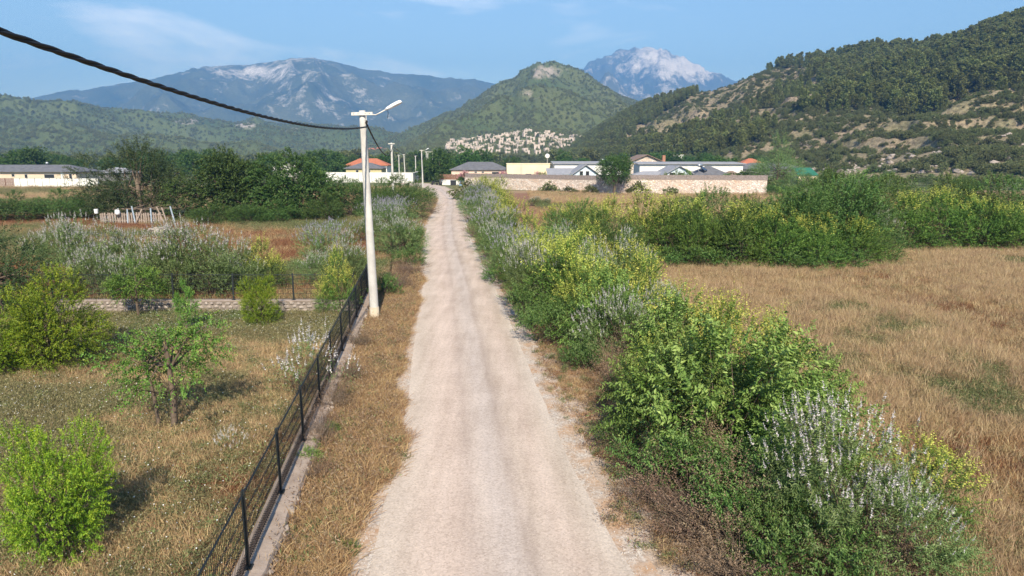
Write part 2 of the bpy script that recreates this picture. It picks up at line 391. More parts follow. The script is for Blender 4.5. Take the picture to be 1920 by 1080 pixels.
# the lane goes on behind the camera, straight
RL = np.vstack([[RL[0] + (RL[0] - RL[12]) * 6], RL]); RR = np.vstack([[RR[0] + (RR[0] - RR[12]) * 6], RR])
RC = (RL + RR) / 2
_t = np.concatenate([[0], np.cumsum(np.linalg.norm(np.diff(RC, axis=0), axis=1))]); _q = np.arange(0, _t[-1], .8)
RCx, RCy = np.interp(_q, _t, RC[:, 0]), np.interp(_q, _t, RC[:, 1]); RCw = np.interp(_q, _t, np.linalg.norm(RR - RL, axis=1)) / 2
RTx, RTy = np.gradient(RCx), np.gradient(RCy)
def road_off(x, y):
    """metres outside the lane's edge (negative on it); second: -1 left of the lane, +1 right"""
    sh = np.shape(x); x = np.asarray(x, float).ravel(); y = np.asarray(y, float).ravel()
    off = np.full(len(x), 99.0); sd_ = np.where(x < 0, -1, 1)
    for k in range(0, len(x), 20000):
        X_, Y_ = x[k:k + 20000], y[k:k + 20000]
        d = (X_[:, None] - RCx) ** 2 + (Y_[:, None] - RCy) ** 2; i = d.argmin(1)
        off[k:k + 20000] = np.sqrt(d[np.arange(len(i)), i]) - RCw[i]
        sd_[k:k + 20000] = np.where(RTx[i] * (Y_ - RCy[i]) - RTy[i] * (X_ - RCx[i]) > 0, -1, 1)
    return off.reshape(sh), sd_.reshape(sh)
def fence_x(y): return -4.18 - .125 * (y - 11.4)
CROSS_Y = 27.0

def ground_z(x, y):
    d, s = road_off(x, y)
    m = np.clip((d - .4) / 2.5, 0, 1) * np.clip((150 - np.hypot(x, y)) / 80, 0, 1)
    return m * ((fbm(np.asarray(x) * .22, np.asarray(y) * .22, 3, 4) - .5) * .34) - .015

xs = np.concatenate([-np.geomspace(60, 8800, 42)[::-1], np.arange(-59.5, 60, .5), np.geomspace(60, 8800, 42)])
ys = np.concatenate([-np.geomspace(12, 380, 10)[::-1], np.arange(-11, 60, .4), np.geomspace(60, 9300, 90)])
X, Y = np.meshgrid(xs, ys); Z = ground_z(X, Y)
nx, ny = len(xs), len(ys)
idx = np.arange(nx * ny).reshape(ny, nx)
F = np.stack([idx[:-1, :-1], idx[:-1, 1:], idx[1:, 1:], idx[1:, :-1]], -1).reshape(-1, 4)
gm = mesh_np('ground', np.stack([X, Y, Z], -1).reshape(-1, 3), F, M['ground'], smooth=True)
off, side = road_off(X, Y)
zone = np.zeros((ny, nx, 4), np.float32); zone[..., 3] = 1
red = np.zeros_like(X); green = np.zeros_like(X); pale = np.zeros_like(X)
garden = (X < fence_x(Y)) & (Y < CROSS_Y)
green[garden] = .30; red[garden] = .40
midf = (X < fence_x(Y)) & (Y >= CROSS_Y) & (Y < 75)
red[midf] = .75; green[midf] = .40
verge = (X >= fence_x(Y)) & (side < 0) & (off > 0)
red[verge & (Y < 40)] = .35
rf = (side > 0) & (off > 0)
red[rf & (Y < 44)] = .22; green[rf & (Y < 44)] = .25
red[rf & (Y >= 44) & (Y < 130)] = .70; green[rf & (Y >= 44)] = .22
pale[(off > -1) & (off < .7)] = .75; pale[(off > .7) & (off < 1.6) & (side > 0)] = .40
farz = (Y > 75) & (X < -5); green[farz] = .55; red[farz] = .3
green[Y > 135] = .62; red[Y > 135] = .35
green[(Y > 1200)] = .9
zone[..., 0] = red; zone[..., 1] = green; zone[..., 2] = pale
at = gm.attributes.new('zone', 'FLOAT_COLOR', 'POINT'); at.data.foreach_set('color', zone.ravel())
tag(link('ground', gm), 'dry grassy valley floor reaching to the hills', 'ground', kind='structure')

def ribbon(name, A, B, n, z, mat, crown=0.0, ragged=0.0, seed=0):
    V = []; UV = []
    s = 0
    for i in range(len(A)):
        if i: s += np.linalg.norm((A[i] + B[i]) / 2 - (A[i - 1] + B[i - 1]) / 2)
        ea = (fbm(np.array([s * .7]), np.array([seed * 9.1]), seed)[0] - .5) * ragged
        eb = (fbm(np.array([s * .7]), np.array([seed * 9.1 + 50]), seed + 3)[0] - .5) * ragged
        d = (B[i] - A[i]); L = np.linalg.norm(d); d = d / L
        a = A[i] + d * ea; b = B[i] - d * eb
        for k in range(n + 1):
            t = k / n; q = a * (1 - t) + b * t
            V.append((q[0], q[1], z + crown * (1 - (2 * t - 1) ** 2))); UV.append((t, s))
    m = len(A); I = np.arange(m * (n + 1)).reshape(m, n + 1)
    F = np.stack([I[:-1, :-1], I[:-1, 1:], I[1:, 1:], I[1:, :-1]], -1).reshape(-1, 4)
    me = mesh_np(name, V, F, mat, smooth=True)
    ul = me.uv_layers.new(name='UVMap'); UV = np.array(UV, np.float32)
    ul.data.foreach_set('uv', UV[F.ravel()].ravel())
    return link(name, me)
def resample(A, B, step=.5):
    c = (A + B) / 2; d = np.concatenate([[0], np.cumsum(np.linalg.norm(np.diff(c, axis=0), axis=1))])
    t = np.arange(0, d[-1], step)
    return np.stack([np.interp(t, d, A[:, k]) for k in (0, 1)], 1), np.stack([np.interp(t, d, B[:, k]) for k in (0, 1)], 1)
A_, B_ = resample(RL, RR)
wd = (B_ - A_) / np.linalg.norm(B_ - A_, axis=1)[:, None]
tag(ribbon('gravel_shoulder', A_ - wd * .32, B_ + wd * .5, 10, .010, M['gravel'], 0, .7, 2), 'pale loose gravel along both edges of the lane', 'gravel', kind='structure')
tag(ribbon('road', A_, B_, 14, .020, M['road'], .05, .14, 5), 'narrow pale chip seal country lane', 'road', kind='structure')

# ------------------------------------------------------------------ hills and mountains
def sil(pts):
    a, t = [], []
    for px, py in pts:
        dx, dy, dz = ray(px, py); a.append(math.atan2(dx, dy)); t.append(dz / math.hypot(dx, dy))
    return np.array(a), np.array(t)
def massif(name, pts, R0, R1, RB, na, nr, amp, nsc, pw, seed, mat, label, rocky=None, r1var=.08, terr=None, jag=.0):
    sa, stn = sil(pts)
    A = np.linspace(sa[0], sa[-1], na)
    te = np.interp(A, sa, stn)
    te = te + (fbm(A * 60, A * 0 + seed, seed, 4) - .5) * .0022 + (ridged(A * 130, A * 0 + seed, seed + 2, 4) - .6) * jag
    r0 = R0(A) if callable(R0) else np.full(na, float(R0))
    r1 = (R1(A) if callable(R1) else np.full(na, float(R1))) * (1 + r1var * (fbm(A * 7, A * 0, seed + 5, 3) - .5) * 2)
    H = np.maximum(CAMH + r1 * te, .0)
    s = np.concatenate([np.linspace(0, 1, nr), 1 + np.linspace(0, 1, nr // 4)[1:]])
    s2, a2 = np.meshgrid(s, A, indexing='ij')
    front = s2 <= 1
    r = np.where(front, r0 + (r1 - r0) * s2, r1 + (RB - r1) * (s2 - 1))
    x = r * np.sin(a2); y = r * np.cos(a2)
    pr = np.where(front, np.clip(s2, 0, 1) ** pw, 1 - .75 * (s2 - 1) ** 1.3)
    env = np.where(front, np.sin(np.clip(s2, 0, 1) * math.pi) ** .7, .6 * np.clip(s2 - 1, 0, 1))
    nz = (ridged(x * nsc, y * nsc, seed, 6) - .62)
    h = H * pr + amp * env * nz * np.clip(H / max(H.max(), 1) * 1.5, .15, 1)
    if terr is not None: h = terr(x, y, h, s2)
    h = np.where(s2 == 0, -3, h)
    V = np.stack([x, y, h], -1).reshape(-1, 3)
    I = np.arange(V.shape[0]).reshape(len(s), na)
    F = np.stack([I[:-1, :-1], I[:-1, 1:], I[1:, 1:], I[1:, :-1]], -1).reshape(-1, 4)[:, ::-1]
    me = mesh_np(name, V, F.copy(), mat, smooth=True)
    rk = np.zeros(len(V), np.float32)
    if rocky is not None:
        px, py = proj(x, y, h); rk = rocky(x, y, h, s2, px, py).astype(np.float32).ravel()
    at = me.attributes.new('rocky', 'FLOAT', 'POINT'); at.data.foreach_set('value', rk)
    tag(link(name, me), label, 'mountain' if 'mountain' in name else 'hill', kind='structure')
    def sample(n, smin=0, smax=1, g=rng):
        i = g.random(n) * (na - 1); sv = smin + (smax - smin) * g.random(n); j = np.interp(sv, s, np.arange(len(s)))
        i0 = np.minimum(i.astype(int), na - 2); j0 = np.minimum(j.astype(int), len(s) - 2); fi = i - i0; fj = j - j0
        out = []
        for q in (x, y, h):
            out.append((q[j0, i0] * (1 - fi) + q[j0, i0 + 1] * fi) * (1 - fj) + (q[j0 + 1, i0] * (1 - fi) + q[j0 + 1, i0 + 1] * fi) * fj)
        return out[0], out[1], out[2], sv
    return sample
def blob(px, py, cx, cy, rx, ry): return np.exp(-(((px - cx) / rx) ** 2 + ((py - cy) / ry) ** 2))

M['far_l'] = mountain_mat('far_forest_mountain', (.05, .066, .035), (.10, .11, .06), (.60, .57, .55), .52, 1.0, .0036, (1, 1, .35), 22)
M['far_r'] = mountain_mat('limestone_peak', (.05, .062, .04), (.10, .105, .07), (.62, .58, .55), .50, .92, .0026, (1, 1, .3), 22)
M['low'] = mountain_mat('low_forest_hill', (.075, .10, .033), (.11, .13, .048), (.40, .36, .31), .68, 1.05, .006, (1, 1, .5), 50)
M['cone'] = mountain_mat('cone_hill', (.075, .10, .033), (.12, .13, .052), (.36, .31, .26), .62, 1.0, .008, (1, 1, .5), 45)
M['near'] = mountain_mat('scrub_hill', (.17, .155, .085), (.28, .22, .15), (.40, .36, .32), .62, 1.0, .045, (1, 1, .6), 16, (.30, .215, .16), (.38, 1.3))

massif('mountain_far_left', [(-420, 215), (-200, 205), (40, 190), (130, 173), (200, 161), (280, 149), (340, 141), (375, 132), (440, 123), (500, 118), (545, 108), (590, 109), (630, 118),
       (680, 130), (740, 140), (800, 145), (880, 150), (940, 161), (1010, 172), (1100, 190), (1250, 215)], 2900, 5200, 7000, 420, 150, 430, .0013, 1.15, 11, M['far_l'],
       'long blue forested mountain with pale rock faces near its summit',
       lambda x, y, h, s, px, py: .30 + .50 * blob(px, py, 480, 135, 90, 22) + .25 * blob(px, py, 560, 112, 60, 10) + .22 * blob(px, py, 620, 200, 130, 40) + .15 * blob(px, py, 250, 205, 60, 18), jag=.002)
massif('mountain_limestone_peak', [(900, 240), (1000, 200), (1060, 160), (1090, 136), (1130, 113), (1168, 98), (1200, 90), (1222, 88), (1240, 91), (1270, 107), (1300, 121), (1340, 138), (1375, 150), (1430, 168), (1560, 200), (1800, 220), (2100, 230)],
       3600, 7000, 8600, 360, 150, 900, .0011, 1.15, 23, M['far_r'], 'pointed mountain with a bare white limestone summit ridge',
       lambda x, y, h, s, px, py: .28 + .45 * blob(px, py, 1215, 95, 40, 22) + .75 * blob(px, py, 1300, 125, 55, 26) + .2 * blob(px, py, 1190, 125, 60, 20) + .25 * blob(px, py, 1200, 180, 60, 15) + .2 * blob(px, py, 1250, 130, 120, 40), jag=.006)
low = massif('hill_low_forest', [(-500, 150), (-200, 168), (0, 184), (60, 192), (150, 199), (230, 213), (320, 226), (345, 222), (400, 236), (450, 230), (475, 226), (510, 238), (560, 240), (640, 240), (700, 247), (770, 262), (840, 284), (900, 296), (960, 300)],
       1000, 2300, 3000, 420, 130, 130, .0032, .95, 37, M['low'], 'low wooded hills with small pale rock outcrops below the blue mountain',
       lambda x, y, h, s, px, py: .06 + 1.1 * blob(px, py, 350, 228, 32, 9) + 1.1 * blob(px, py, 465, 236, 34, 10) + .9 * blob(px, py, 545, 245, 25, 8) + .35 * blob(px, py, 350, 262, 90, 10))
cone = massif('hill_cone', [(560, 302), (650, 290), (730, 268), (800, 236), (870, 205), (930, 172), (962, 160), (985, 140), (1008, 126), (1035, 124), (1070, 134), (1100, 148), (1140, 170), (1180, 188), (1230, 200), (1300, 215), (1400, 240), (1560, 270), (1700, 295)],
       720, 1650, 2300, 340, 150, 150, .0042, 1.05, 41, M['cone'], 'cone shaped wooded hill with a bare rocky crown',
       lambda x, y, h, s, px, py: .06 + .9 * blob(px, py, 1020, 135, 45, 16) + .8 * blob(px, py, 1000, 180, 35, 14) + .5 * blob(px, py, 1160, 198, 30, 10) + .3 * blob(px, py, 1060, 155, 60, 20) + .2 * blob(px, py, 970, 268, 140, 22))
def terr(x, y, h, s):
    st = 7.0
    k = h / st; f = k - np.floor(k)
    t = (np.floor(k) + np.clip((f - .72) / .28, 0, 1) * .75 + f * .25) * st
    m = np.clip((fbm(x * .012, y * .012, 77, 3) - .42) * 6, 0, 1) * np.clip((.75 - s) * 4, 0, 1) * np.clip(s * 8, 0, 1)
    return h * (1 - m) + t * m
R0n = lambda A: np.interp(A, [.0, .10, .25, .45, .70, 1.0], [520, 480, 330, 262, 225, 200])
R1n = lambda A: np.interp(A, [.0, .10, .25, .45, .70, 1.0], [900, 860, 720, 620, 560, 540])
near = massif('hill_terraced', [(1020, 297), (1060, 284), (1090, 266), (1120, 247), (1180, 212), (1230, 192), (1290, 176), (1340, 170), (1372, 160), (1420, 138), (1480, 121), (1560, 110), (1650, 98), (1720, 100), (1800, 82), (1860, 62), (1920, 44), (2050, 10), (2250, -30), (2600, -60)],
       R0n, R1n, 1100, 460, 220, 26, .016, 1.0, 53, M['near'], 'steep scrubby hill with terraces, rock faces and pines',
       lambda x, y, h, s, px, py: .38 + .25 * (fbm(x * .02, y * .02, 5, 4) - .5) * 2 + .35 * blob(px, py, 1540, 175, 60, 6) + .3 * blob(px, py, 1700, 215, 180, 12) + .25 * blob(px, py, 1280, 262, 40, 15), .05, terr)

# ------------------------------------------------------------------ plant builders
def unit(v): return v / np.maximum(np.linalg.norm(v, axis=-1, keepdims=True), 1e-9)
def leaf_arrays(pos, ax, ln, wd, g, fold=.25, up=None):
    """folded diamond leaves: two triangles each"""
    n = len(pos); ax = unit(ax)
    ref = g.normal(size=(n, 3)) * .55 + np.array([0, 0, 1.0]) if up is None else up
    sd_ = unit(np.cross(ax, ref)); nr = np.cross(sd_, ax)
    ln = np.broadcast_to(ln, n)[:, None]; wd = np.broadcast_to(wd, n)[:, None]
    base = pos; tip = pos + ax * ln - nr * ln * .12; m_ = pos + ax * ln * .45
    l = m_ + sd_ * wd * .5 + nr * wd * fold; r = m_ - sd_ * wd * .5 + nr * wd * fold
    V = np.stack([base, l, tip, r], 1).reshape(-1, 3)
    b = np.arange(n)[:, None] * 4
    F = np.concatenate([b + np.array([0, 2, 1]), b + np.array([0, 3, 2])], 1).reshape(-1, 3)
    return V, F
def twigs_in(g, n, W, H, z0, lobes, shell=.55, upb=.5, lob=(2.6, .055, .125)):
    """twig starts and directions in a lumpy crown that fills W and H"""
    k = int(lobes * lob[0])
    an = np.arange(k) * 2.4 + g.random(k) * 1.2; rr = np.sqrt((np.arange(k) + .3) / k) * .5 * (.75 + .4 * g.random(k))
    zc = .10 + .66 * g.random(k) * (1.2 - rr * 1.45)
    lc = np.stack([np.cos(an) * rr * .72, np.sin(an) * rr * .72, zc], 1)
    q = lob[1] + lob[2] * g.random(k) ** 1.4
    lr = np.stack([q, q * (.8 + .4 * g.random(k)), q * (1.0 + .6 * g.random(k))], 1)
    pick = g.choice(k, n, p=q ** 2 / (q ** 2).sum())
    d = unit(g.normal(size=(n, 3)) + np.array([0, 0, .25]))
    rad = (shell + (1 - shell) * g.random(n) ** .6)[:, None]
    pos = lc[pick] + d * lr[pick] * rad
    ext = np.percentile(np.abs(pos[:, :2]), 97); top = np.percentile(pos[:, 2], 98.5); bot = max(np.percentile(pos[:, 2], 2), .02)
    pos[:, :2] *= .46 * W / ext
    pos[:, 2] = z0 + .06 + (pos[:, 2] - bot) / (top - bot) * (H - z0 - .12 * min(H, 2.5))
    pos[:, 2] = np.maximum(pos[:, 2], z0 * .6 + .03 + g.random(n) * .1)
    ctr = np.array([0, 0, z0 + (H - z0) * .35])
    dr = unit(unit(pos - ctr) * .8 + d * .5 + np.array([0, 0, upb]) + g.normal(size=(n, 3)) * .28)
    return pos, dr, lc
def leaves_on(g, pos, dr, tl, per, ln, wd, spread=.9, droop=0.0):
    n = len(pos)
    t = (np.arange(per) + .5) / per
    tl = np.broadcast_to(tl, n)
    p = pos[:, None, :] + dr[:, None, :] * (t[None, :, None] * tl[:, None, None])
    p[..., 2] -= droop * (t ** 2)[None, :] * tl[:, None]
    side_ = unit(np.cross(dr, g.normal(size=(n, 3))))
    sgn = np.where(np.arange(per) % 2 == 0, 1.0, -1.0)
    ax = dr[:, None, :] * .6 + side_[:, None, :] * sgn[None, :, None] * spread + g.normal(size=(n, per, 3)) * .35
    ax[..., 2] -= droop * .5
    L = ln * (.7 + .6 * g.random((n, per))) * (1 - .35 * t[None, :])
    return p.reshape(-1, 3), ax.reshape(-1, 3), L.ravel(), (L * wd / ln).ravel(), np.repeat(t[None, :], n, 0).ravel()
def stems(g, tips, n, r0, mb, z0=0.0, spread=.12, sides=4):
    for k in g.choice(len(tips), min(n, len(tips)), False):
        t = tips[k]; b = np.array([g.normal() * spread, g.normal() * spread, z0 - .05])
        m1 = b * .6 + t * .4 + g.normal(size=3) * .08; m1[2] = b[2] + (t[2] - b[2]) * .5
        mb.tube([b, m1, t], [r0, r0 * .65, r0 * .2], sides, False)
def spikes(g, pos, dr, ln, wd):
    """tapering flower spikes made of whorls of small petals"""
    n = len(pos); per = 7
    t = (np.arange(per) + .3) / per
    p = pos[:, None, :] + dr[:, None, :] * (t[None, :, None] * ln[:, None, None])
    V, F = [], []
    for q in range(3):
        sd_ = unit(g.normal(size=(n, per, 3)))
        ax = dr[:, None, :] * .7 + sd_
        w_ = (wd * (1.15 - t))[None, :] * np.ones((n, 1))
        v, f = leaf_arrays(p.reshape(-1, 3), ax.reshape(-1, 3), (w_ * 1.7).ravel(), (w_ * 1.1).ravel(), g)
        F.append(f + sum(len(a) for a in V)); V.append(v)
    return np.concatenate(V), np.concatenate(F)
PROTO = bpy.data.collections.new('plant_kinds')      # not linked to the scene: only meshes are taken from here
def shrub_meshes(kind, seed, W, H, z0=0.0, twigs=600, per=14, tl=.35, ln=.07, wd=.028, lobes=9, upb=.5, leaf='elm', droop=0.0,
                 flower=None, ffrac=.3, flen=.18, fw=.028, stem=24, sr=.018, shell=.5, stemmat='bark', trunk=None, spread=.9, shoots=0, slen=1.1, sleaf=None, lob=(2.6, .055, .125)):
    g = np.random.default_rng(seed)
    pos, dr, lc = twigs_in(g, twigs, W, H, z0, lobes, shell, upb, lob)
    tls = tl * (.6 + .8 * g.random(twigs))
    p, ax, L, Wd, t = leaves_on(g, pos, dr, tls, per, ln, wd, spread, droop)
    V, F = leaf_arrays(p, ax, L, Wd, g)
    hgt = (p[:, 2] - z0) / max(H - z0, .1)
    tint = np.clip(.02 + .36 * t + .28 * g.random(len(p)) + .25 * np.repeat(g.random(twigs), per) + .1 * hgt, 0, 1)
    if shoots:
        hi = np.argsort(-(pos[:, 2] / H + .8 * g.random(twigs) + .5 * np.hypot(pos[:, 0], pos[:, 1]) / W))[:shoots]
        sp_, sdr = pos[hi], unit(dr[hi] * np.array([1.1, 1.1, .6]) + np.array([0, 0, .75]))
        sl_ = slen * (.6 + .7 * g.random(shoots)); lf = sleaf or ln
        p2, ax2, L2, W2, t2 = leaves_on(g, sp_, sdr, sl_, 22, lf, lf * .45, 1.1, .45)
        V2, F2 = leaf_arrays(p2, ax2, L2, W2, g)
        F = np.concatenate([F, F2 + len(V)]); V = np.concatenate([V, V2])
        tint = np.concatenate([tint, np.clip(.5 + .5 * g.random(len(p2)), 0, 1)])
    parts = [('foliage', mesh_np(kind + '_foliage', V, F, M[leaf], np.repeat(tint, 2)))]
    mb = MB()
    if trunk:
        for (bx, by, tx, ty, r) in trunk:
            top = z0 + (H - z0) * .35
            mid_ = ((bx * .5 + tx * .5) + .05, by * .5 + ty * .5, top * .5)
            mb.tube([(bx, by, -.1), mid_, (tx, ty, top), (tx * .9, ty * .9, top + (H - z0) * .3)], [r * 1.25, r, r * .75, r * .25], 8, False)
            for k in range(7):
                q = pos[g.integers(0, twigs)]; mb.tube([(tx, ty, top * (.8 + .2 * g.random())), (tx * .5 + q[0] * .5, ty * .5 + q[1] * .5, top * .5 + q[2] * .5 + .1), q], [r * .5, r * .3, r * .1], 5, False)
    stems(g, pos, stem, sr, mb, z0 if not trunk else z0 * .8, W * .06)
    # the bare last inches of many twigs
    parts.append(('trunk' if trunk else 'stems', mb.mesh(kind + '_stems', M[stemmat], True)))
    if flower:
        key = (hgt.reshape(twigs, per)[:, -1] + .35 * g.random(twigs))
        top = np.argsort(-key)[:int(twigs * ffrac)]
        tip = pos[top] + dr[top] * tls[top][:, None] * .9
        if flower.startswith('spike'):
            d2 = unit(dr[top] * .7 + np.array([0, 0, .8]))
            V, F = spikes(g, tip, d2, flen * (.6 + .8 * g.random(len(top))), fw)
            parts.append(('flower_spikes', mesh_np(kind + '_spikes', V, F, M[flower], np.repeat(g.random(len(F) // 2), 2))))
        else:
            p, ax, L, Wd, t = leaves_on(g, tip - dr[top] * .12, dr[top], tls[top] * .8, 12, flen, fw, 1.0, 0)
            V, F = leaf_arrays(p + g.normal(size=p.shape) * .03, ax, L, Wd, g)
            parts.append(('blossom', mesh_np(kind + '_blossom', V, F, M[flower], np.repeat(g.random(len(p)), 2))))
    return dict(W=W, H=H, parts=parts)
K = {}
K['vitex_w'] = [shrub_meshes('vitex', s, 3.0, 2.3, .1, 950, 13, .38, .085, .020, 10, .6, 'vitex', .0, 'spike_w', .26, .20, .021, 34, shoots=20, slen=.5) for s in (1, 2)]
K['vitex_l'] = [shrub_meshes('lilac_vitex', s, 3.0, 2.3, .1, 1300, 13, .38, .085, .020, 10, .6, 'vitex', .0, 'spike_l', .27, .19, .024, 34) for s in (3, 4)]
K['vitex_p'] = [shrub_meshes('pale_vitex', s, 3.0, 2.3, .1, 1500, 13, .32, .085, .020, 10, .6, 'vitex', .0, 'spike_w', .20, .18, .020, 34, lob=(1.8, .08, .12)) for s in (43, 44)]
K['vitex_s'] = [shrub_meshes('sparse_vitex', 5, 1.7, 1.2, .05, 110, 11, .4, .07, .016, 5, .9, 'vitex', 0, 'spike_w', .75, .24, .026, 50, .007)]
K['pali'] = [shrub_meshes('thorn_bush', s, 2.8, 3.0, .1, 900, 14, .42, .062, .040, 9, .55, 'pali', .1, 'yellow', .26, .065, .05, 30, shoots=26, slen=.7, sleaf=.07) for s in (6, 7, 8)]
K['pali_g'] = [shrub_meshes('green_thorn_bush', s, 2.8, 3.0, .1, 950, 14, .42, .066, .042, 9, .55, 'pali', .1, 'yellow', .09, .06, .045, 30, shoots=26, slen=.7, sleaf=.07) for s in (71, 72)]
K['elm'] = [shrub_meshes('elm_bush', s, 4.4, 4.5, .1, 2100, 14, .45, .085, .045, 13, .45, 'elm', .15, None, stem=40, shoots=60, slen=.7, sleaf=.1, lob=(1.6, .09, .12)) for s in (9, 10)]
K['ash'] = [shrub_meshes('ash_bush', s, 3.4, 2.9, .1, 560, 20, .65, .115, .050, 10, .6, 'ash', .45, None, stem=40, sr=.022, shoots=46, slen=1.0, sleaf=.13) for s in (11, 12)]
K['dead'] = [shrub_meshes('dead_bush', s, 1.8, 1.1, .05, 420, 9, .35, .045, .02, 7, .5, 'dead', 0, None, stem=260, sr=.008, stemmat='twig', shell=.3) for s in (13, 14)]
K['low'] = [shrub_meshes('low_bush', s, 1.9, 1.0, .03, 420, 12, .30, .075, .030, 8, .5, 'elm', .1, None, stem=30, sr=.01) for s in (15, 16)]
K['pome'] = [shrub_meshes('pomegranate', s, 2.5, 2.7, .25, 2200, 15, .26, .062, .026, 11, .6, 'pome', .15, None, stem=20, trunk=[(.0, 0, .1, 0, .05), (.25, .1, .4, .1, .035)], lob=(1.8, .09, .12)) for s in (17, 18)]
K['pear'] = [shrub_meshes('orchard_tree', 19, 2.9, 3.1, 1.25, 520, 13, .42, .085, .05, 10, .3, 'pear', .35, None, stem=16, sr=.014, shell=.35, trunk=[(.05, 0, .05, 0, .085), (-.42, .1, -.7, .1, .05)]),
             shrub_meshes('orchard_tree', 20, 2.3, 2.5, .9, 620, 13, .36, .075, .045, 9, .4, 'pear', .2, None, stem=12, sr=.014, shell=.4, trunk=[(0, 0, 0, 0, .06)])]
K['dark'] = [shrub_meshes('dark_tree', s, 3.6, 4.2, .5, 1300, 13, .42, .075, .045, 11, .2, 'dark', .2, None, stem=16, trunk=[(0, 0, 0, 0, .09)]) for s in (21,)]
M['dense'] = leafmat('dense_leaf', [(0, (.016, .040, .008)), (.5, (.05, .10, .02)), (1, (.15, .215, .055))])
K['big'] = [shrub_meshes('big_tree', s, 9.5, 6.8, .2, 3900, 13, .55, .20, .12, 17, .15, 'dense', .25, None, stem=30, sr=.04, trunk=[(0, 0, .2, 0, .22)], lob=(1.3, .11, .12), shell=.65) for s in (22, 23)]
K['round'] = [shrub_meshes('round_tree', 61, 7.4, 6.6, 2.3, 2600, 13, .5, .17, .10, 14, .2, 'dense', .25, None, stem=14, sr=.05, trunk=[(0, 0, .1, 0, .24)], lob=(1.4, .11, .1))]
K['loose'] = [shrub_meshes('loose_tree', 24, 10.5, 7.2, .4, 3300, 12, .9, .18, .09, 16, .25, 'dark', .2, None, stem=40, sr=.04, shell=.4, trunk=[(0, 0, .3, 0, .26), (1.5, .2, 2.2, 0, .14)], stemmat='twig')]
K['airy'] = [shrub_meshes('airy_tree', 25, 9.0, 9.0, 1.0, 2800, 12, .9, .16, .07, 14, .3, 'vitex', .2, None, stem=30, sr=.04, shell=.3, trunk=[(0, 0, .2, 0, .22)])]
K['broad'] = [shrub_meshes('broad_tree', s, 8.0, 8.0, 1.0, 900, 10, .9, .36, .24, 12 + s % 3, .2, 'broad', .2, None, stem=10, sr=.06, trunk=[(0, 0, 0, 0, .25)]) for s in (26, 27, 28)]
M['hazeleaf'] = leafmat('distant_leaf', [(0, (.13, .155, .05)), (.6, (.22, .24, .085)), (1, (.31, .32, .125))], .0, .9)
M['farleaf'] = leafmat('far_leaf', [(0, (.085, .11, .034)), (.6, (.16, .18, .06)), (1, (.25, .26, .10))], .2)
K['fartree'] = [shrub_meshes('far_tree', s, 8.0, 8.0, .6, 320, 8, 1.0, .65, .45, 9, .2, 'farleaf', .2, None, stem=5, sr=.08, trunk=[(0, 0, 0, 0, .25)]) for s in (29, 30)]
K['hilltree'] = [shrub_meshes('hill_tree', s, 8.0, 8.0, .6, 200, 8, 1.0, .9, .6, 9, .2, 'hazeleaf', .2, None, stem=5, sr=.08) for s in (34, 35)]
K['maquis'] = [shrub_meshes('maquis', s, 3.6, 2.6, .1, 230, 8, .5, .34, .2, 7, .3, 'maquis', .1, None, stem=6, sr=.03) for s in (31, 32)]
K['oleander'] = [shrub_meshes('oleander', 33, 2.6, 2.4, .1, 300, 9, .4, .16, .05, 7, .6, 'broad', 0, 'pinkflower', .5, .12, .12, 10)]
def pine_meshes(seed, H=10.0):
    g = np.random.default_rng(seed)
    P_, D_ = [], []
    mb = MB(); lean = g.normal(size=2) * .35
    mb.tube([(0, 0, -.4), (lean[0] * .4, lean[1] * .4, H * .5), (lean[0], lean[1], H * .97)], [.20, .13, .03], 6, False)
    nb = 46
    for k in range(nb):
        t = .16 + .82 * (k + g.random()) / nb; z = H * t
        L = H * .26 * (1 - t) ** .55 * (.55 + .75 * g.random()) + .3
        a = g.random() * 6.283; d = np.array([math.cos(a), math.sin(a), .25 + .4 * t]); d /= np.linalg.norm(d)
        o = np.array([lean[0] * t, lean[1] * t, z]); e = o + d * L
        mb.tube([o, e], [.045, .012], 3, False)
        m_ = 16
        q = o + (e - o) * (.35 + .65 * g.random(m_)[:, None]) + g.normal(size=(m_, 3)) * L * .16
        P_.append(q); D_.append(unit(d + g.normal(size=(m_, 3)) * .55 + np.array([0, 0, .25])))
    P_ = np.concatenate(P_); D_ = np.concatenate(D_); n = len(P_)
    V, F = [], []
    for r_ in range(3):
        v, f = leaf_arrays(P_ + g.normal(size=P_.shape) * .12, unit(D_ + g.normal(size=P_.shape) * .5), .62 + .35 * g.random(n), .22 + .14 * g.random(n), g)
        F.append(f + r_ * 4 * n); V.append(v)
    tint = np.repeat(np.clip(.2 + .55 * g.random(3 * n) + .2 * np.tile(P_[:, 2] / H, 3), 0, 1), 2)
    return dict(W=H * .5, H=H, parts=[('crown', mesh_np('pine_crown', np.concatenate(V), np.concatenate(F), M['pine'], tint)), ('trunk', mb.mesh('pine_trunk', M['bark'], True))])
K['pine'] = [pine_meshes(s) for s in (51, 52, 53)]

def plant(name, kind, x, y, h=None, wd=None, rz=None, label='', cat='bush', group=None, var=None, z=None):
    k = K[kind][int(rng.integers(0, len(K[kind]))) if var is None else var]
    sz = 1.0 if h is None else h / k['H']; sxy = sz if wd is None else wd / k['W']
    r = empty(name, (x, y, float(ground_z(np.array([x]), np.array([y]))[0]) - .02 if z is None else z), rng.random() * 6.283 if rz is None else rz)
    r.scale = (sxy, sxy, sz)
    for pn, me in k['parts']:
        if pn == 'foliage' and 'tree' in name: pn = 'crown'
        link(pn, me, r)
    return tag(r, label, cat, group)
def plant_px(name, kind, px, py, h, wd, label, cat='bush', group=None, var=None, rz=None):
    x, y = G(px, py); return plant(name, kind, x, y, h, wd, rz, label, cat, group, var)

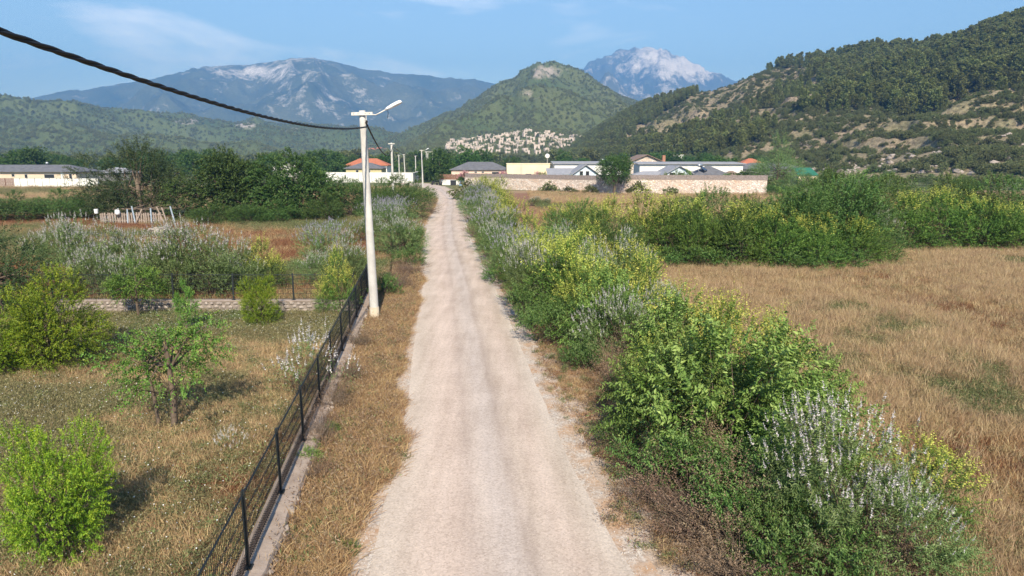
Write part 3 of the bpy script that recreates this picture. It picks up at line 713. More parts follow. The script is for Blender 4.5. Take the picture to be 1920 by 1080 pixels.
# --- one object, many instances: only for what nobody could count
def gn_tree(col):
    t = bpy.data.node_groups.new('scatter', 'GeometryNodeTree')
    t.interface.new_socket('Geometry', in_out='INPUT', socket_type='NodeSocketGeometry'); t.interface.new_socket('Geometry', in_out='OUTPUT', socket_type='NodeSocketGeometry')
    N = t.nodes; gi = N.new('NodeGroupInput'); go = N.new('NodeGroupOutput')
    ip = N.new('GeometryNodeInstanceOnPoints'); ci = N.new('GeometryNodeCollectionInfo')
    ci.inputs['Collection'].default_value = col; ci.inputs['Separate Children'].default_value = True; ci.inputs['Reset Children'].default_value = True
    def na(name, typ):
        a = N.new('GeometryNodeInputNamedAttribute'); a.data_type = typ; a.inputs['Name'].default_value = name; return a.outputs['Attribute']
    er = N.new('FunctionNodeEulerToRotation')
    t.links.new(gi.outputs[0], ip.inputs['Points']); t.links.new(ci.outputs[0], ip.inputs['Instance'])
    ip.inputs['Pick Instance'].default_value = True
    t.links.new(na('idx', 'INT'), ip.inputs['Instance Index'])
    t.links.new(na('rot', 'FLOAT_VECTOR'), er.inputs[0]); t.links.new(er.outputs[0], ip.inputs['Rotation'])
    t.links.new(na('scl', 'FLOAT_VECTOR'), ip.inputs['Scale'])
    t.links.new(ip.outputs[0], go.inputs[0]); return t
def scatter(name, meshes, pts, scl, idx, label, cat, tilt=0.12, g=rng):
    col = bpy.data.collections.new(name + '_kinds')
    for i, me in enumerate(meshes):
        col.objects.link(bpy.data.objects.new('%s_%02d' % (name, i), me))
    n = len(pts); me = bpy.data.meshes.new(name); me.vertices.add(n); me.vertices.foreach_set('co', np.asarray(pts, np.float32).ravel())
    rot = np.stack([g.normal(size=n) * tilt, g.normal(size=n) * tilt, g.random(n) * 6.283], 1)
    scl = np.asarray(scl, np.float32); scl = np.repeat(scl[:, None], 3, 1) if scl.ndim == 1 else scl
    a = me.attributes.new('rot', 'FLOAT_VECTOR', 'POINT'); a.data.foreach_set('vector', rot.astype(np.float32).ravel())
    a = me.attributes.new('scl', 'FLOAT_VECTOR', 'POINT'); a.data.foreach_set('vector', scl.ravel())
    a = me.attributes.new('idx', 'INT', 'POINT'); a.data.foreach_set('value', np.asarray(idx, np.int32))
    o = link(name, me); md = o.modifiers.new('scatter', 'NODES'); md.node_group = gn_tree(col)
    return tag(o, label, cat, kind='stuff')

# ------------------------------------------------------------------ power poles, lamp, cables
def make_pole(px, py, H, lean, lamp, label, r0=.18, r1=.115):
    x, y = G(px, py); r = empty('power_pole', (x, y, 0)); r.rotation_euler = (0, lean, 0)
    n = 9
    MB().tube([(0, 0, -.4 + (H + .4) * k / n) for k in range(n + 1)], [r0 + (r1 - r0) * k / n for k in range(n + 1)], 18).build('shaft', M['pole'], r, True)
    MB().tube([(0, 0, -.3), (0, 0, .55)], [r0 + .012, r0 + .004], 18).build('footing', M['footing'], r, True)
    a = MB().box((0.02, -r1 - .045, H - .12), (.78, .06, .11)); a.build('crossarm', M['arm'], r)
    for k in (-.28, -.12, .14, .30): MB().tube([(k, -r1 - .082, H - .12), (k, -r1 - .07, H - .12)], .014, 6).build('bolt', M['fence'], r)
    MB().tube([(.16, -r1 - .045, H - .17), (.17, -r1 - .05, H - .36)], .016, 6).build('hook', M['arm'], r)
    MB().box((.17, -r1 - .05, H - .42), (.07, .10, .12), ry=.3).build('cable_clamp', M['cable'], r)
    MB().tube([(-r0 * .5, -r0 * .9, .3), (-(r0 + r1) * .25, -(r0 + r1) * .46, H * .5), (-r1 * .4, -r1 * .98, H - .3)], .012, 5).build('down_wire', M['arm'], r)
    if lamp:
        MB().tube([(.2, -r1 - .05, H - .14), (.52, -r1 - .05, H - .17), (.62, -r1 - .05, H - .13), (.95, -r1 - .05, H + .03)], .022, 8).build('lamp_arm', M['arm'], r, True)
        v, f = [], []
        secs = [(0, .05, .05), (.08, .09, .075), (.3, .13, .10), (.5, .145, .105), (.62, .13, .09), (.66, .10, .05)]
        c_, s_ = math.cos(math.radians(24)), math.sin(math.radians(24))
        for (t, hw, hh) in secs:
            for k in range(12):
                an = 2 * math.pi * k / 12; yy = math.cos(an) * hw; zz = math.sin(an) * hh; zz = max(zz, -.025)
                v.append((.90 + t * c_ - zz * s_, -r1 - .05 + yy, H + .0 + t * s_ + zz * c_))
        m_ = len(secs)
        for i in range(m_ - 1):
            for k in range(12): f.append([i * 12 + k, i * 12 + (k + 1) % 12, (i + 1) * 12 + (k + 1) % 12, (i + 1) * 12 + k])
        f.append(list(range(12))[::-1]); f.append([(m_ - 1) * 12 + k for k in range(12)])
        link('lamp_head', mesh_np('lamp_head', np.array(v), f, M['lamp'], smooth=True), r)
        MB().box((.90 + .36 * c_ + .032 * s_, -r1 - .05, H + .36 * s_ - .032 * c_), (.46, .2, .02), ry=-math.radians(24)).build('lens', M['lens'], r)
        MB().tube([(.97, -r1 - .05, H - .02), (.985, -r1 - .05, H - .12), (.95, -r1 - .05, H - .30)], .009, 5).build('loose_wire', M['cable'], r)
    return tag(r, label, 'power pole', 'poles along the lane')
P1 = make_pole(703, 601, 7.95, -.022, True, 'white concrete power pole with street lamp beside the dark mesh fence')
P2 = make_pole(738, 395, 8.1, 0.0, False, 'white power pole without lamp rising from lilac flowering bushes', .18, .11)
P3 = make_pole(793, 356, 8.0, -.012, True, 'power pole with street lamp where the lane bends', .18, .11)
far_poles = [(749, 337, 7.4), (760, 337, 7.6), (780, 336, 7.2), (803, 333, 8.0)]
for i, (px, py, H) in enumerate(far_poles):
    make_pole(px, py, H, (.0, -.03, 0, 0)[i], False, 'distant slim power pole beyond the bend of the lane', .20, .13)
# steel portal beyond the bend
x, y = G(806, 329); r = empty('cable_portal', (x, y, 0))
for dx in (-1.2, 1.2): MB().tube([(dx, 0, -.3), (dx, 0, 9.0)], .12, 8).build('post', M['arm'], r)
MB().box((0, 0, 8.8), (3.4, .16, .2)).build('beam', M['arm'], r)
tag(r, 'two-legged pale steel cable portal among the trees', 'portal')

def cable(a, b, sag, rad, label, strands=3, twist=1.1, nseg=160, group='overhead cables'):
    a = np.array(a); b = np.array(b); t = np.linspace(0, 1, nseg)
    c_ = a[None] * (1 - t[:, None]) + b[None] * t[:, None]; c_[:, 2] -= 4 * sag * t * (1 - t)
    L = np.linalg.norm(b - a); mb = MB()
    d = unit(b - a); sd_ = unit(np.cross(d, [0, 0, 1])); up = np.cross(sd_, d)
    for k in range(strands):
        ph = t * L / twist * 6.283 + k * 6.283 / strands
        p_ = c_ + (np.cos(ph)[:, None] * sd_ + np.sin(ph)[:, None] * up) * rad * .95
        mb.tube(list(map(tuple, p_)), rad, 6, False)
    return tag(mb.build('power_cable', M['cable'], None, True), label, 'cable', group)
def clamp_of(P, H): return (P.location.x + .17 + H * math.sin(P.rotation_euler.y), P.location.y - .18, H - .45)
c1 = clamp_of(P1, 7.95); c2 = clamp_of(P2, 8.1); c3 = clamp_of(P3, 8.0)
cable((-2.9, -18.0, 10.6), (c1[0], c1[1], 7.36), 1.6, .017, 'thick twisted black cable running overhead to the lamp pole by the fence', nseg=420)
cable(c1, c2, 1.1, .020, 'black cable sagging from the lamp pole to the pole without lamp', nseg=200, twist=2)
cable(c2, c3, .9, .022, 'black cable between the pole without lamp and the pole at the bend', 2, 3)

# ------------------------------------------------------------------ roadside wall with mesh fence, cross wall with mesh fence
def stone_mesh(seed):
    g = np.random.default_rng(seed)
    import bmesh
    bm = bmesh.new(); bmesh.ops.create_icosphere(bm, subdivisions=1, radius=.5)
    for v in bm.verts:
        k = np.array(v.co); k = np.sign(k) * np.abs(k) ** .7 * .62
        v.co = Vector(k * (1 + g.normal(size=3) * .10))
    me = bpy.data.meshes.new('stone'); bm.to_mesh(me); bm.free(); me.materials.append(M['wallstone']); return me
STONES = [stone_mesh(s) for s in range(7)]
def panel_mesh(L, H, spikes_=True):
    mb = MB()
    n = int(L / .07)
    for k in range(n + 1):
        x = L * k / n; mb.box((x, 0, H / 2 + .03), (.0052, .0052, H + (.09 if spikes_ else 0)))
    for z in (.03, .23, .43, .63, .83, H - .02):
        for o_ in (-.008, .008): mb.box((L / 2, o_, z), (L, .006, .007))
    return mb
PANEL = {}
def fence_run(p0, p1, n, zb, H, label, lower_brown=False):
    p0 = np.array(p0, float); p1 = np.array(p1, float); d = p1 - p0; L = np.linalg.norm(d) / n; rz = math.atan2(d[1], d[0])
    r = empty('mesh_fence', (p0[0], p0[1], zb), rz)
    pm = MB().box((0, 0, (H + .06) / 2), (.06, .045, H + .06)).box((0, 0, .008), (.14, .12, .016)).mesh('post', M['fence'])
    panel = panel_mesh(L - .06, H).mesh('mesh_panel', M['fence'])
    rail = MB().tube([(0, 0, 0), (L - .06, 0, 0)], .014, 6).mesh('top_rail', M['fence'])
    low_ = MB()
    for z in (.05, .085, .12, .155, .19): low_.box(((L - .06) / 2, .012, z), (L - .06, .006, .017))  # band of closely spaced brown wires low on the roadside fence
    low_ = low_.mesh('lower_wires', M['fencebrown'])
    for k in range(n + 1):
        link('post', pm, r, (L * k, 0, 0), (rng.normal() * .012, rng.normal() * .012, rng.normal() * .03))
        if k < n:
            link('mesh_panel', panel, r, (L * k + .03, 0, .03)); link('top_rail', rail, r, (L * k + .03, 0, H))
            if lower_brown: link('lower_wires', low_, r, (L * k + .03, 0, .02))
    return tag(r, label, 'fence', 'dark mesh fences')
FY0, FY1 = 4.5, 32.5
WZ = .26
w0 = (fence_x(FY0), FY0); w1 = (fence_x(FY1), FY1)
fence_run(w0, w1, 12, WZ + .002, 1.16, 'dark mesh fence with spiked top along the roadside wall', True)
r = empty('roadside_wall', (w0[0], w0[1], 0), math.atan2(w1[1] - w0[1], w1[0] - w0[0]))
Lw = math.hypot(w1[0] - w0[0], w1[1] - w0[1])
v = []; f = []
ns = 120
for k in range(ns + 1):
    x = Lw * k / ns; e = (fbm(np.array([x * 1.6]), np.array([1.0]), 9)[0] - .5) * .16; zt = WZ + (fbm(np.array([x * 2.]), np.array([5.]), 4)[0] - .5) * .02 - .012
    v += [(x, .20, -.3), (x, .20, zt), (x, -.12, zt), (x, -.26 + e, zt - .015), (x, -.29 + e * 1.3, zt - .09), (x, -.26 + e, -.3)]
for k in range(ns):
    for j in range(5): f.append([k * 6 + j, (k + 1) * 6 + j, (k + 1) * 6 + j + 1, k * 6 + j + 1])
link('coping', mesh_np('coping', np.array(v), f, M['coping']), r)
g = np.random.default_rng(5)
for k in range(130):
    x = g.random() * Lw * .85; s_ = .10 + .12 * g.random()
    link('stone', STONES[k % 7], r, (x, -.27 - .05 * g.random(), -.02 + .22 * g.random()), (g.random() * 6, g.random() * 6, g.random() * 6), (s_ * 1.4, s_, s_ * .8))
tag(r, 'low roadside wall with concrete top and rubble stone face', 'wall')
# cross wall of rubble
cx0, cx1, ch = -18.5, fence_x(CROSS_Y) - .1, .58
r = empty('rubble_wall', (cx0, CROSS_Y, 0))
MB().box(((cx1 - cx0) / 2, .0, ch / 2 - .1), (cx1 - cx0, .30, ch + .2)).build('core', M['mortar'], r)
MB().box(((cx1 - cx0) / 2, .0, ch + .016), (cx1 - cx0, .38, .032)).build('coping', M['coping'], r)
x = 0; cnt = 0
for row in range(4):
    x = g.random() * .2; z = .07 + row * .145
    while x < cx1 - cx0 - .1 and cnt < 260:
        l = .17 + .20 * g.random(); hgt = .13 + .06 * g.random()
        link('stone', STONES[cnt % 7], r, (x + l / 2, -.155, z + g.normal() * .015), (g.normal() * .15, g.normal() * .15, g.choice([0, math.pi]) + g.normal() * .1), (l * 1.02, .14, hgt))
        x += l + .015; cnt += 1
tag(r, 'rubble stone garden wall crossing behind the fruit trees', 'wall')
fence_run((cx0, CROSS_Y), (cx1 - .15, CROSS_Y), 5, ch + .034, 1.02, 'dark mesh fence standing on the rubble garden wall')

# ------------------------------------------------------------------ buildings
def house(name, x, y, rz, W, D, he, hr, wall, roof, label, kind='hip', over=.45, wins=(), group=None, extra=None, z=0.0, cat='house'):
    """front wall along local x at y = 0, depth towards +y"""
    r = empty(name, (x, y, z), rz)
    mb = MB()
    mb.box((W / 2, D / 2, he / 2 - .2), (W, D, he + .4))
    if kind == 'gable_front':
        mb.v += [(0, 0, he), (W, 0, he), (W / 2, 0, hr - .1), (0, D, he), (W, D, he), (W / 2, D, hr - .1)]
        b = len(mb.v) - 6; mb.f += [[b, b + 1, b + 2], [b + 3, b + 5, b + 4]]
    if kind == 'gable_side':
        mb.v += [(0, 0, he), (0, D, he), (0, D / 2, hr - .1), (W, 0, he), (W, D, he), (W, D / 2, hr - .1)]
        b = len(mb.v) - 6; mb.f += [[b, b + 2, b + 1], [b + 3, b + 4, b + 5]]
    mb.build('wall', M[wall], r)
    o_ = over; th = .16
    def slab(pts):
        m_ = MB(); n_ = len(pts)
        m_.v = [tuple(p) for p in pts] + [(p[0], p[1], p[2] + th) for p in pts]
        m_.f = [list(range(n_))[::-1], list(range(n_, 2 * n_))] + [[i, (i + 1) % n_, (i + 1) % n_ + n_, i + n_] for i in range(n_)]
        return m_
    z0 = he - .05
    if kind == 'hip':
        i_ = min(D / 2, W / 2 - .3) * .98
        ps = [[(-o_, -o_, z0), (W + o_, -o_, z0), (W - i_, D / 2, hr), (i_, D / 2, hr)], [(W + o_, D + o_, z0), (-o_, D + o_, z0), (i_, D / 2, hr), (W - i_, D / 2, hr)],
              [(-o_, D + o_, z0), (-o_, -o_, z0), (i_, D / 2, hr)], [(W + o_, -o_, z0), (W + o_, D + o_, z0), (W - i_, D / 2, hr)]]
    elif kind == 'gable_front':
        ps = [[(-o_, -o_, z0 - .15), (W / 2, -o_, hr), (W / 2, D + o_, hr), (-o_, D + o_, z0 - .15)], [(W / 2, -o_, hr), (W + o_, -o_, z0 - .15), (W + o_, D + o_, z0 - .15), (W / 2, D + o_, hr)]]
    elif kind == 'gable_side':
        ps = [[(-o_, -o_, z0 - .1), (W + o_, -o_, z0 - .1), (W + o_, D / 2, hr), (-o_, D / 2, hr)], [(W + o_, D + o_, z0 - .1), (-o_, D + o_, z0 - .1), (-o_, D / 2, hr), (W + o_, D / 2, hr)]]
    elif kind == 'shed':
        ps = [[(-o_, -o_, he), (W + o_, -o_, he), (W + o_, D + o_, hr), (-o_, D + o_, hr)]]
    else:
        ps = [[(-.1, -.1, he), (W + .1, -.1, he), (W + .1, D + .1, he), (-.1, D + .1, he)]]
    for p_ in ps: slab(p_).build('roof', M[roof], r)
    for (wx, wz, ww, wh) in wins:
        wn = MB().box((wx, -.012, wz), (ww, .06, wh)).build('window', M['frame'], r)
        MB().box((wx, -.05, wz), (ww - .14, .03, wh - .14)).build('pane', M['window'], wn)
    if extra: extra(r)
    return tag(r, label, cat, group)
def at_px(px, Yd): return (px - CX) / FPX * (Yd * CT + .0) * 1.0 + 0.0     # x of a column at ground distance Yd (level sight)
def heater(name, x, y, z, label, rz=0.0):
    r = empty(name, (x, y, z), rz)
    MB().tube([(-.75, 0, 1.15), (.75, 0, 1.15)], .30, 12).build('tank', M['steel'], r, True)
    MB().box((0, -.75, .55), (1.5, 1.6, .08), rx=math.radians(32)).build('panel', M['solar'], r)
    m_ = MB()
    for dx in (-.6, .6): m_.tube([(dx, 0, 0), (dx, 0, 1.1)], .03, 5); m_.tube([(dx, -1.4, 0), (dx, -1.4, .2)], .03, 5)
    m_.build('stand', M['arm'], r)
    return tag(r, label, 'solar heater', 'roof solar heaters')
def bx(px, Yd): return AT(px, 300, Yd)[0]

# houses behind the far stone wall
house('house', bx(846, 176), 176, -.02, 14.2, 8, 3.45, 5.3, 'pink', 'greyroof', 'long low pink house under a plain dark grey tiled roof', 'hip', wins=[(6.2, 2.9, .7, .4), (8.0, 2.9, .7, .4), (11.2, 2.7, 1.9, .6)])
house('house', bx(950, 166), 166, 0, 13.2, 9, 5.0, 5.3, 'cream', 'cream', 'plain cream flat roofed house beside the dark grey tiled roof', 'flat', wins=[(2.6, 1.9, 1.3, 1.2), (5.2, 2.2, 1.5, 1.1)],
      extra=lambda r: MB().box((2.6 + .9, -.05, 2.5), (.55, .18, 5.1)).build('pilaster', M['pink'], r))
house('house', bx(1062, 146), 146, .03, 8.2, 9, 1.9, 4.9, 'bluewhite', 'paleroof', 'pale blue gabled house with two dark upper windows', 'gable_front', .5, wins=[(3.2, 3.2, .8, 1.0), (4.5, 3.2, .8, 1.0), (1.6, 1.3, .9, .9), (4.6, .9, .7, .5)])
house('house', bx(1040, 158), 158, 0, 15.5, 7, 5.1, 5.5, 'white', 'paleroof', 'white house with a wide shallow grey roof behind the blue gable', 'shed', .5)
house('house', bx(1031, 150), 150, 0, 6.0, 6, 2.6, 4.0, 'white', 'paleroof', 'low white wing with grey sloping roof left of the blue gable'.replace('left of', 'adjoining'), 'shed', .5, wins=[(5.0, 3.0, 1.4, .6)])
house('stone_house', bx(1181, 190), 190, .12, 9.4, 8, 5.3, 7.25, 'farwall', 'brownroof', 'rubble stone house with brown tiled gable roof and chimney', 'gable_front', .7, wins=[(3.5, 3.7, 1.2, 1.9)],
      extra=lambda r: MB().box((10.2, 2, 3.5), (.8, .8, 7.4)).build('chimney', M['redbrick'], r))
house('house', bx(1200, 158), 158, 0, 23.5, 8, 5.0, 5.4, 'white', 'paleroof', 'long white house with shallow pale grey roof by the stone house', 'shed', .6)
house('house', bx(1240, 143), 143, .02, 7.6, 9, 2.6, 4.7, 'bluewhite', 'paleroof', 'pale gabled house front with dark terrace doors behind banana plants', 'gable_front', .5, wins=[(2.4, 2.9, 1.3, 1.1), (4.2, 2.9, 1.3, 1.1)])
house('house', bx(1302, 141), 141, .0, 8.0, 8, 2.5, 4.6, 'white', 'greyroof', 'white annex with dark grey hipped roof and solar heater', 'hip', .5, wins=[(2.0, 1.6, 2.2, .6), (5.4, 1.6, 2.0, .6)])
house('pavilion', bx(1186, 145), 145, 0, 9.0, 6, 2.5, 3.5, 'white', 'paleroof', 'low open pavilion with grey hipped roof right behind the wooden wall fence'.replace('right ', ''), 'hip', .6, wins=[(5.0, 1.8, 4.5, 1.0)])
house('kiosk', bx(1362, 150), 150, 0, 3.4, 3.4, 2.4, 3.5, 'cream', 'brownroof', 'small garden kiosk with brown pointed roof', 'hip', .5)
house('house', bx(1388, 215), 215, 0, 9, 8, 4.2, 6.2, 'white', 'redroof', 'white house with red tiled roof beyond the grey roofed annex', 'hip')
house('house', bx(1388, 180), 180, 0, 17, 8, 3.6, 5.0, 'greyrender', 'greyroof', 'grey low house half hidden by the airy tree', 'hip')
house('shed', bx(1500, 170), 170, -.05, 4.4, 5, 2.2, 3.9, 'cream', 'greensheet', 'small shed with green sheet roof at the foot of the terraced hill', 'shed', .3)
hx, hy, hz = AT(1270, 288, 330)
house('hut', bx(1262, 330), 330, .1, 5, 4, 8.0, 8.4, 'white', 'white', 'tiny flat roofed white hut on the lower hill slope', 'flat', wins=[(2.6, 6.8, 1.4, 1.2)])
house('hut', bx(1397, 340), 340, .1, 6, 4, 13.5, 13.9, 'white', 'white', 'tiny white hut on a terrace above the red tiled roof', 'flat')
heater('solar_heater', bx(1135, 146), 148.6, 4.75, 'solar water heater with round tank on the blue gabled house', .9)
heater('solar_heater', bx(1318, 141), 143.0, 3.75, 'solar water heater with black panel on the dark grey hipped annex', .9)
r = empty('satellite_dish', (bx(1027, 166), 168, 5.2)); MB().tube([(0, 0, 0), (0, 0, 1.3)], .05, 6).build('mast', M['arm'], r)
MB().tube([(0, -.1, 1.7), (0, -.25, 1.72)], [.55, .42], 14).build('dish', M['white'], r); tag(r, 'white satellite dish on the cream flat roof', 'dish')
# left houses
house('house', bx(-60, 172), 172, -.04, 27.0, 9, 3.05, 4.6, 'beige', 'greyroof', 'long beige bungalow with dark grey hipped roof behind white garden wall', 'hip', .7,
      wins=[(11.0, 2.2, .8, .7), (14.3, 2.0, .8, 1.0), (20.2, 2.0, 2.6, 1.0), (25.6, 2.0, .8, 1.2)], extra=lambda r: MB().box((23.5, -.02, 1.5), (.7, .12, 3.0)).build('pilaster', M['white'], r))
heater('solar_heater', bx(62, 172), 177, 4.0, 'dark solar panel on the beige bungalow roof', -.9)
house('house', bx(648, 212), 212, 0, 10.8, 8, 3.3, 4.9, 'ochre', 'greyroof', 'small ochre house with dark hipped roof behind white wall', 'hip', .6, wins=[(3.4, 2.4, .9, .9), (7.0, 2.4, .9, .9)])
house('house', bx(648, 238), 238, 0, 14.0, 8, 4.0, 6.2, 'white', 'redroof', 'white house with red tiled roof behind the ochre house', 'hip', .5)
house('house', bx(503, 226), 226, 0, 11, 8, 5.0, 5.8, 'white', 'greyroof', 'white house glimpsed above the dense dark trees', 'shed', .4)
house('house', bx(175, 200), 200, .2, 10, 8, 2.2, 3.6, 'greyrender', 'paleroof', 'low grey house with pale roof behind the loose grey branched tree', 'hip', .5)

def wall_run(name, p0, p1, h, mat, label, th=.35, fence_mat=None, fh=.8, z0=0.0, cap=True):
    p0 = np.array(p0, float); p1 = np.array(p1, float); d = p1 - p0; L = np.linalg.norm(d)
    r = empty(name, (p0[0], p0[1], z0), math.atan2(d[1], d[0]))
    MB().box((L / 2, 0, h / 2 - .25), (L, th, h + .5)).build('masonry', M[mat], r)
    if cap: MB().box((L / 2, 0, h + .03), (L + .06, th + .08, .06)).build('coping', M['coping' if mat == 'farwall' else 'white'], r)
    tag(r, label, 'wall')
    if fence_mat:
        q = empty('plank_fence', (p0[0], p0[1], z0 + h + .06), math.atan2(d[1], d[0]))
        g_ = np.random.default_rng(int(L * 100)); x = .02; n_ = int(L / 2.4) + 1
        pm = MB().box((0, .06, fh / 2), (.09, .09, fh + .05)).mesh('fence_post', M[fence_mat])
        for k in range(n_ + 1): link('fence_post', pm, q, (min(L, k * L / n_), 0, 0))
        bay = 0
        while bay < n_:
            mb = MB(); x = bay * L / n_ + .03; e = (bay + 1) * L / n_ - .03
            while x < e:
                w_ = .13 + .05 * g_.random(); hh = fh * (.94 + .08 * g_.random()); mb.box((x + w_ / 2, g_.normal() * .012, hh / 2 + .01), (w_ - .012, .022, hh)); x += w_
            mb.box(((bay + .5) * L / n_, .03, fh * .25), (L / n_ - .1, .03, .07)).box(((bay + .5) * L / n_, .03, fh * .8), (L / n_ - .1, .03, .07))
            mb.build('plank_bay', M[fence_mat], q); bay += 1
        tag(q, 'weathered plank fence topping ' + label, 'fence', 'plank fences')
wall_run('stone_wall', (bx(872, 150), 150), (bx(1118, 129.5), 129.5), 2.3, 'farwall', 'pale rubble wall running from the lane to the buttress corner', fence_mat='fenceplank')
wall_run('stone_wall', (bx(1119, 127), 127), (bx(1441, 122), 122), 2.5, 'farwall', 'pale rubble wall behind the round dark tree', fence_mat='fenceplank')
wall_run('garden_wall', (bx(824, 168), 168), (bx(1060, 160), 160), 1.2, 'white', 'white wall in front of the pink house', fence_mat='brownfence', fh=1.3)
wall_run('garden_wall', (bx(-80, 158), 158), (bx(180, 158), 158), 1.75, 'white', 'white garden wall below the beige bungalow')
wall_run('garden_wall', (bx(610, 188), 188), (bx(772, 183), 183), 2.6, 'white', 'long white garden wall in front of the ochre house')
wall_run('garden_wall', (bx(772, 183), 183.2), (bx(784, 205), 205), 2.5, 'white', 'white return wall at the end of the long garden wall')
# thin wire fences in front of the white walls
def thin_fence(p0, p1, n, H, label):
    p0 = np.array(p0, float); p1 = np.array(p1, float); d = p1 - p0; L = np.linalg.norm(d)
    r = empty('wire_fence', (p0[0], p0[1], 0), math.atan2(d[1], d[0])); pm = MB().tube([(0, 0, -.2), (0, 0, H)], .04, 5).mesh('post', M['fence'])
    for k in range(n + 1): link('post', pm, r, (L * k / n, 0, 0))
    for z in (.5, 1.1, H - .05): MB().box((L / 2, 0, z), (L, .025, .025)).build('wire', M['fence'], r)
    tag(r, label, 'fence', 'thin wire fences')
thin_fence((bx(-80, 154), 154), (bx(172, 154), 154), 18, 2.0, 'thin post and wire fence before the beige bungalow wall')
thin_fence((bx(622, 182), 182), (bx(770, 180), 180), 12, 2.3, 'thin post and wire fence before the long white garden wall')
MB_g = empty('entrance_gate', (bx(-8, 152), 152, 0)); 
for k in range(16): MB().box((k * .22, 0, 1.0), (.15, .04, 2.0)).build('slat', M['brownfence'], MB_g)
tag(MB_g, 'dark brown slatted gate beside the white garden wall', 'gate')

# bend of the lane: palms in pots, canopy, bin, scooter
def palm(px, py, h, pot, label):
    x, y = G(px, py); r = empty('potted_palm', (x, y, 0)); g_ = np.random.default_rng(px)
    MB().tube([(0, 0, 0), (0, 0, .1), (0, 0, .7), (0, 0, .72)], [.32, .36, .48, .44], 12).build('pot', M[pot], r, True)
    MB().tube([(0, 0, .6), (.03, 0, h * .55)], [.13, .10], 7).build('trunk', M['bark'], r)
    V, F = [], []; n = 0
    for k in range(22):
        a = g_.random() * 6.283; el = .1 + 1.2 * g_.random(); L = h * .42 * (.8 + .4 * g_.random())
        t = np.linspace(0, 1, 9); d = np.array([math.cos(a) * math.cos(el), math.sin(a) * math.cos(el), math.sin(el)])
        p_ = np.array([0.03, 0, h * .55]) + d * (t[:, None] * L); p_[:, 2] -= .45 * L * t ** 2
        sd_ = np.array([-math.sin(a), math.cos(a), 0])
        for s_ in (-1, 1):
            v, f = leaf_arrays(p_, d * .5 + sd_ * s_ - np.array([0, 0, .3]), L * .42, .06, g_, up=np.tile([0, 0, 1.], (9, 1)))
            V.append(v); F.append(f + n); n += len(v)
    link('fronds', mesh_np('fronds', np.concatenate(V), np.concatenate(F), M['ash'], g_.random(sum(len(f) for f in F))), r)
    return tag(r, label, 'palm', None)
palm(826, 347, 3.4, 'black', 'small palm in a dark pot beside the white canopy')
palm(865, 352, 3.0, 'bluepot', 'small palm in a blue pot at the end of the rubble wall')
x, y = G(848, 346); r = empty('canopy', (x, y, 0))
for dx in (-1.5, 1.5):
    for dy in (-1.0, 1.0): MB().tube([(dx, dy, 0), (dx, dy, 1.9)], .05, 6).build('post', M['white'], r)
m_ = MB(); m_.v = [(-1.8, -1.3, 1.9), (1.8, -1.3, 1.9), (1.8, 1.3, 1.9), (-1.8, 1.3, 1.9), (-.6, 0, 2.5), (.6, 0, 2.5)]
m_.f = [[0, 1, 5, 4], [1, 2, 5], [2, 3, 4, 5], [3, 0, 4], [3, 2, 1, 0]]; m_.build('cover', M['whiteplastic'], r); tag(r, 'small white canopy between the two potted palms', 'canopy')
x, y = G(850, 348); r = empty('waste_bin', (x, y, 0)); MB().box((0, 0, .6), (1.3, .9, 1.0)).build('body', M['black'], r); MB().box((0, 0, 1.15), (1.4, 1.0, .1), rx=.1).build('lid', M['black'], r)
for dx in (-.5, .5): MB().tube([(dx - .05, -.4, .1), (dx + .05, -.4, .1)], .1, 8).build('wheel', M['black'], r)
tag(r, 'dark waste bin under the white canopy', 'bin')
x, y = G(815, 347); r = empty('scooter', (x, y, 0), .4)
for dx in (-.6, .6): MB().tube([(dx, -.05, .28), (dx, .05, .28)], .28, 12).build('wheel', M['black'], r)
MB().box((-.35, 0, .62), (.75, .28, .32)).box((.05, 0, .36), (.6, .3, .08)).build('body', M['black'], r); MB().box((-.35, 0, .84), (.7, .26, .1)).build('seat', M['black'], r)
MB().tube([(.6, 0, .28), (.42, 0, .95)], .06, 6).box((.40, 0, 1.0), (.08, .6, .05)).build('handlebar', M['black'], r); tag(r, 'dark scooter parked by the palm in the dark pot', 'scooter')

# pallet pen on the left field
px0, py0 = G(190, 419); r = empty('pallet_pen', (px0, py0, 0)); g = np.random.default_rng(3)
for k in range(26):
    MB().box((k * .235, g.normal() * .03, .52), (.15, .03, 1.05 + g.normal() * .06), ry=g.normal() * .03).build('plank', M['plank'], r)
for z in (.3, .85): MB().box((3.0, .05, z), (6.2, .04, .09)).build('rail', M['plank'], r)
for k in range(5): MB().tube([(g.random() * 5, .3 + g.random() * 1.5, 1.2 + .2 * g.random()), (2 + g.random() * 5, .3 + g.random() * 1.5, 1.3 + .5 * g.random())], .035, 5).build('roof_pole', M['twig'], r)
for (dx, h_, ln_, mt) in ((2.7, 1.4, .05, 'bluepaint'), (3.3, 1.7, -.12, 'bluepaint'), (3.8, 1.5, .5, 'plank'), (5.0, 1.5, .02, 'bluepaint'), (5.9, 1.7, -.35, 'plank'), (6.3, 1.6, -.25, 'plank'), (7.1, 1.7, -.2, 'bluepaint')):
    MB().box((dx, -.12, h_ / 2), (.13, .035, h_), ry=ln_).build('leaning_board', M[mt], r)
tag(r, 'ramshackle animal pen of grey pallet planks and leaning boards', 'pen')
r = MB().tube([(0, 0, 0), (0, 0, .4), (0, 0, .42)], [.17, .2, .15], 10).build('bucket', M['whiteplastic'], None, False, (px0 - .25, py0 - .2, 1.0)); tag(r, 'white bucket hung on the corner of the pallet pen', 'bucket')
sk = shrub_meshes  # plants only
